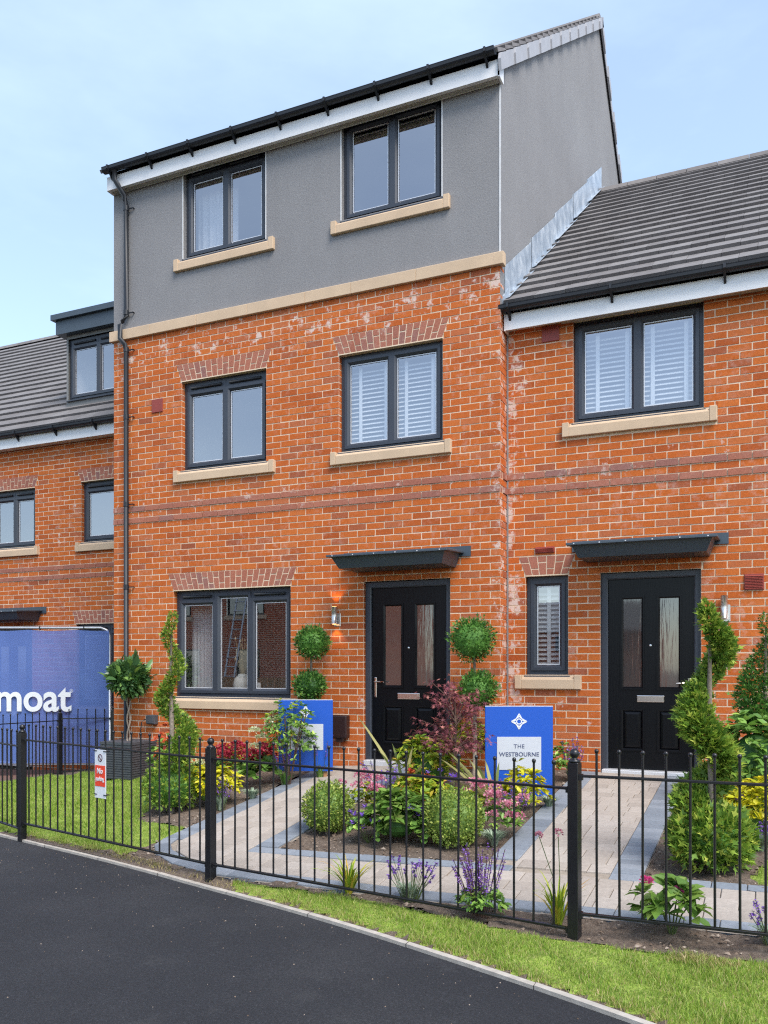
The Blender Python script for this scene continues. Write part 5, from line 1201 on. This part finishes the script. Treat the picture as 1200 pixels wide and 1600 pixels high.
p_ = bare('veronica', 'pale violet veronica spikes at the foot of the cream flowered shrub', 447, 1228); grassy(p_, 90, .12, .2, 'green_leaf', .6, wide=1.6); spikes(p_, 14, .1, .26, .4, .014, 'violet_flower')
p_ = bare('salvia', 'purple salvia spikes against the blue name board by the meter box', 500, 1216); grassy(p_, 120, .1, .22, 'green_leaf', .6, wide=1.8); spikes(p_, 18, .13, .3, .5, .013, 'purple_flower')
p_ = bare('photinia', 'green shrub with red young leaves between the planter and slender conifer', 258, 1222, 'shrub'); rosettes(p_, .2, .44, 45, 6, .085, 'green_leaf'); rosettes(p_, .15, .66, 14, 6, .08, 'red_tip', 'young_leaves')
p_ = bare('white_flowered_plant', 'low plant with small white flowers behind the yellow shrub', 305, 1222); rosettes(p_, .24, .2, 60, 5, .06, 'green_leaf'); heads(p_, [(RNG.uniform(-.22, .22), RNG.uniform(-.1, .1), RNG.uniform(.2, .26)) for _ in range(12)], .03, 30, .02, 'cream_flower')
p_ = bare('euonymus', 'small lime green shrub against the wall under the ground floor window', 372, 1200, 'shrub'); rosettes(p_, .16, .34, 40, 6, .06, 'lime_leaf')
p_ = bare('salvia', 'purple salvia spikes in front of the yellow shrub by the slender conifer', 345, 1266); grassy(p_, 90, .08, .18, 'silver_leaf', .5, wide=1.6); spikes(p_, 12, .08, .2, .34, .012, 'purple_flower')
# island bed
p_ = bare('choisya', 'large lime green shrub in front of the town house door', 668, 1232, 'shrub'); rosettes(p_, .34, .46, 170, 6, .07, 'lime_leaf'); core(p_, (0, 0, .2), (.26, 0, .19), 'conifer_dark')
p_ = bare('heuchera', 'orange tinted leafy plant beneath the purple maple', 648, 1256); rosettes(p_, .2, .26, 60, 6, .07, 'lime_leaf'); rosettes(p_, .16, .3, 16, 6, .055, 'red_tip', 'young_leaves')
p_ = bare('euonymus', 'yellow and bronze leaved shrub behind the trunk of the purple maple', 728, 1208, 'shrub'); rosettes(p_, .26, .55, 110, 6, .06, 'lime_leaf'); rosettes(p_, .22, .5, 24, 5, .05, 'yellow_leaf', 'young_leaves')
p_ = bare('yellow_shrub', 'bright yellow leaved shrub in front of the clearly lettered name board', 818, 1268, 'shrub'); rosettes(p_, .215, .345, 90, 7, .062, 'yellow_leaf'); core(p_, (0, 0, .15), (.13, 0, .12), 'green_leaf'); rosettes(p_, .05, .5, 2, 7, .05, 'yellow_leaf', 'shoot')
p_ = bare('rhododendron', 'broad glossy green shrub between the two box balls', 612, 1322, 'shrub', dy=.12); rosettes(p_, .27, .36, 75, 8, .11, 'hydrangea_leaf'); core(p_, (0, 0, .14), (.18, 0, .13), 'conifer_dark')
p_ = bare('pieris', 'green shrub with orange red shoots behind the broad glossy shrub', 668, 1285, 'shrub'); rosettes(p_, .24, .36, 80, 7, .085, 'lime_leaf'); rosettes(p_, .2, .4, 10, 7, .06, 'red_tip', 'young_leaves')
def geranium(label, px, py, cs, r=.18):
    q_ = bare('geranium', label, px, py); rosettes(q_, r, .2, 40, 5, .055, 'green_leaf', tpl='round')
    P, Dd = [], []
    for c in cs:
        for m in range(5): a = m*2*PI/5; P.append(c); Dd.append((math.cos(a), math.sin(a)*.5-.4, .5+.5*math.sin(a)))
    leaves('flowers', q_, P, Dd, .034, 'round', 'violet_flower', .1)
    mb = MB(); [mb.tube([(0, 0, 0), (c[0]*.7, c[1]*.7, c[2]*.6), tuple(c)], .002, 4) for c in cs]; mb.build('stems', 'stem_green', q_)
rc = lambda n, r, a, b_: [(RNG.uniform(-r, r), RNG.uniform(-r*.8, r*.3), RNG.uniform(a, b_)) for _ in range(n)]
geranium('violet geranium between the pale pink spirea and the broad glossy shrub', 575, 1318, rc(10, .16, .14, .34))
geranium('violet geranium under the purple maple', 700, 1278, rc(13, .18, .2, .42)); geranium('violet geranium under the green shrub with orange red shoots', 660, 1322, rc(8, .1, .14, .32), .1)
p_ = bare('spirea', 'pale pink spirea behind the box ball at the paving corner', 568, 1286); rosettes(p_, .19, .32, 60, 6, .05, 'lime_leaf'); heads(p_, [(RNG.uniform(-.17, .17), RNG.uniform(-.16, .1), RNG.uniform(.24, .42)) for _ in range(17)], .05, 60, .018, 'pink_flower', flat=.6)
p_ = bare('spirea', 'pink spirea between a box ball and the straw coloured phormium', 742, 1296); rosettes(p_, .17, .28, 50, 6, .05, 'lime_leaf'); heads(p_, [(RNG.uniform(-.17, .17), RNG.uniform(-.1, .1), RNG.uniform(.27, .38)) for _ in range(12)], .05, 60, .018, 'pink_flower', flat=.6)
p_ = bare('spirea', 'pink spirea beside the grey edging of the bed between the paths', 785, 1308); rosettes(p_, .17, .28, 55, 6, .055, 'green_leaf'); heads(p_, [(RNG.uniform(-.16, .17), RNG.uniform(-.16, .05), RNG.uniform(.16, .34)) for _ in range(15)], .05, 60, .018, 'pink_flower', flat=.6)
p_ = bare('salvia', 'deep violet salvia spikes behind the pale pink spirea', 598, 1262); grassy(p_, 90, .1, .2, 'silver_leaf', .6, wide=1.6); spikes(p_, 20, .15, .3, .44, .014, 'violet_flower')
p_ = bare('salvia', 'faded purple salvia below the yellow shrub at the name board', 800, 1284); grassy(p_, 70, .08, .16, 'green_leaf', .5, wide=1.6); spikes(p_, 20, .15, .22, .36, .012, 'purple_flower', 'stem_brown')
p_ = bare('lavender', 'low silvery plant between a box ball and the grey edging', 772, 1322, group='silver foliage plants'); grassy(p_, 260, .1, .19, 'silver_leaf', .8)
p_ = bare('lavender', 'low silvery plant beside the grey edging below the name board', 858, 1262, group='silver foliage plants'); grassy(p_, 200, .09, .16, 'silver_leaf', .8)
# phormiums: long sword leaves
def swords(label, px, py, tips, mat='variegated'):
    q_ = bare('phormium', label, px, py); V, Fc = [], []; ax, ay, az = q_.location
    for (tx, ty, dpt) in tips:
        e = np.array(F(tx, ty, ay+dpt))-np.array([ax, ay, az]); k0_ = len(V); sd_ = np.array([CO, SI, 0])*.017
        for u in (0, .25, .5, .75, .92, 1): c = e*u+np.array([0, 0, .05*math.sin(PI*u)]); f_ = (.55+1.2*u*(1-u)*1.6)*(1-u**5); V += [tuple(c+sd_*f_), tuple(c-sd_*f_+np.array([0, .006, 0]))]
        for q in range(5): Fc.append((k0_+2*q, k0_+2*q+1, k0_+2*q+3, k0_+2*q+2))
    V = np.array(V); F5 = np.array([(2*q, 2*q+1, 2*q+3, 2*q+2) for q in range(5)])
    for k in range(len(tips)): np_mesh('leaf', V[k*12:k*12+12], F5, mat, q_)
swords('cream striped phormium with long upright leaves before the town house door', 632, 1240, [(553, 1112, .1), (568, 1134, .15), (590, 1172, -.1), (612, 1160, .2), (645, 1165, 0), (668, 1190, -.15), (598, 1200, -.2)])
swords('straw coloured phormium arching beneath the purple maple', 772, 1262, [(672, 1176, -.1), (690, 1166, .05), (705, 1185, -.2), (712, 1200, 0), (728, 1180, .1), (742, 1192, -.1), (690, 1215, -.25), (720, 1225, -.2), (757, 1185, .1), (700, 1240, -.3), (735, 1212, -.15), (780, 1190, .1)])
# right of the island and right bed
p_ = bare('hebe', 'small rounded green shrub under the narrow window behind the name board', 874, 1222, 'shrub'); rosettes(p_, .13, .34, 60, 6, .05, 'green_leaf')
p_ = bare('salvia', 'dark purple salvia beside the small rounded shrub under the narrow window', 893, 1222); grassy(p_, 60, .1, .18, 'silver_leaf', .5, wide=1.6); spikes(p_, 14, .09, .3, .46, .014, 'purple_flower')
p_ = bare('yellow_shrub', 'bright yellow leaved shrub beside the light green spiral conifer', 1180, 1308, 'shrub'); rosettes(p_, .30, .40, 150, 7, .068, 'yellow_leaf'); core(p_, (0, 0, .17), (.22, 0, .15), 'green_leaf')
p_ = bare('laurel', 'tall glossy green shrub in front of the dark spiral conifer', 1180, 1262, 'shrub'); rosettes(p_, .36, .74, 110, 7, .10, 'green_leaf'); core(p_, (0, 0, .36), (.25, 0, .33), 'conifer_dark')
p_ = bare('lavender', 'silvery plant with purple flowers below the yellow shrub and laurel', 1188, 1330, group=None); grassy(p_, 260, .1, .2, 'silver_leaf', .8, wide=1.6); spikes(p_, 9, .1, .15, .24, .014, 'purple_flower')
# strip along the railings
p_ = bare('day_lily', 'grassy day lily clump growing through the railings near the path corner', 545, 1396); grassy(p_, 60, .2, .34, 'lime_leaf', .9, wide=1.3, single=True)
p_ = bare('lavender', 'lavender bush with dark purple heads at the foot of the railings', 640, 1408); grassy(p_, 200, .08, .17, 'silver_leaf', .7, wide=1.1); spikes(p_, 26, .14, .15, .27, .013, 'purple_flower', head=.16, dens=22)
p_ = bare('salvia', 'tall purple salvia clump at the foot of the railings', 752, 1432); rosettes(p_, .13, .16, 40, 6, .055, 'green_leaf'); spikes(p_, 36, .13, .26, .42, .011, 'purple_flower', 'stem_brown', .5, .55, 40)
p_ = bare('allium', 'allium with two round mauve heads beside the tall railing post', 872, 1444); grassy(p_, 46, .18, .36, 'lime_leaf', .7, wide=1.3, single=True)
ax, ay, az = p_.location
for (tx, ty) in ((842, 1306), (872, 1302)):
    e = np.array(F(tx, ty, ay))-np.array([ax, ay, az]); MB().tube([(0, 0, 0), (e[0]*.3+.01, 0, e[2]*.5), tuple(e)], .0025, 5).build('stem', 'stem_green', p_); heads(p_, [tuple(e)], .02, 60, .012, 'pink_flower', flat=1.)
p_ = bare('hydrangea', 'young hydrangea with hot pink flowers at the foot of the railings', 1050, 1462); rosettes(p_, .18, .28, 26, 6, .10, 'hydrangea_leaf', tpl='oval2', single=True); heads(p_, [(-.13, -.03, .28), (.02, -.03, .245)], .03, 40, .022, 'hot_pink')
mb = MB(); [mb.tube([(0, 0, -.03), (math.cos(k)*.05, math.sin(k)*.05, .12), (math.cos(k)*.12, math.sin(k)*.12, .22)], .004, 5) for k in range(6)]; mb.build('stems', 'stem_green', p_)
p_ = bare('lavender', 'small lavender at the foot of the railings beyond the young hydrangea', 1205, 1478); grassy(p_, 160, .08, .16, 'silver_leaf', .7); spikes(p_, 18, .12, .14, .24, .012, 'purple_flower', head=.2, dens=20)
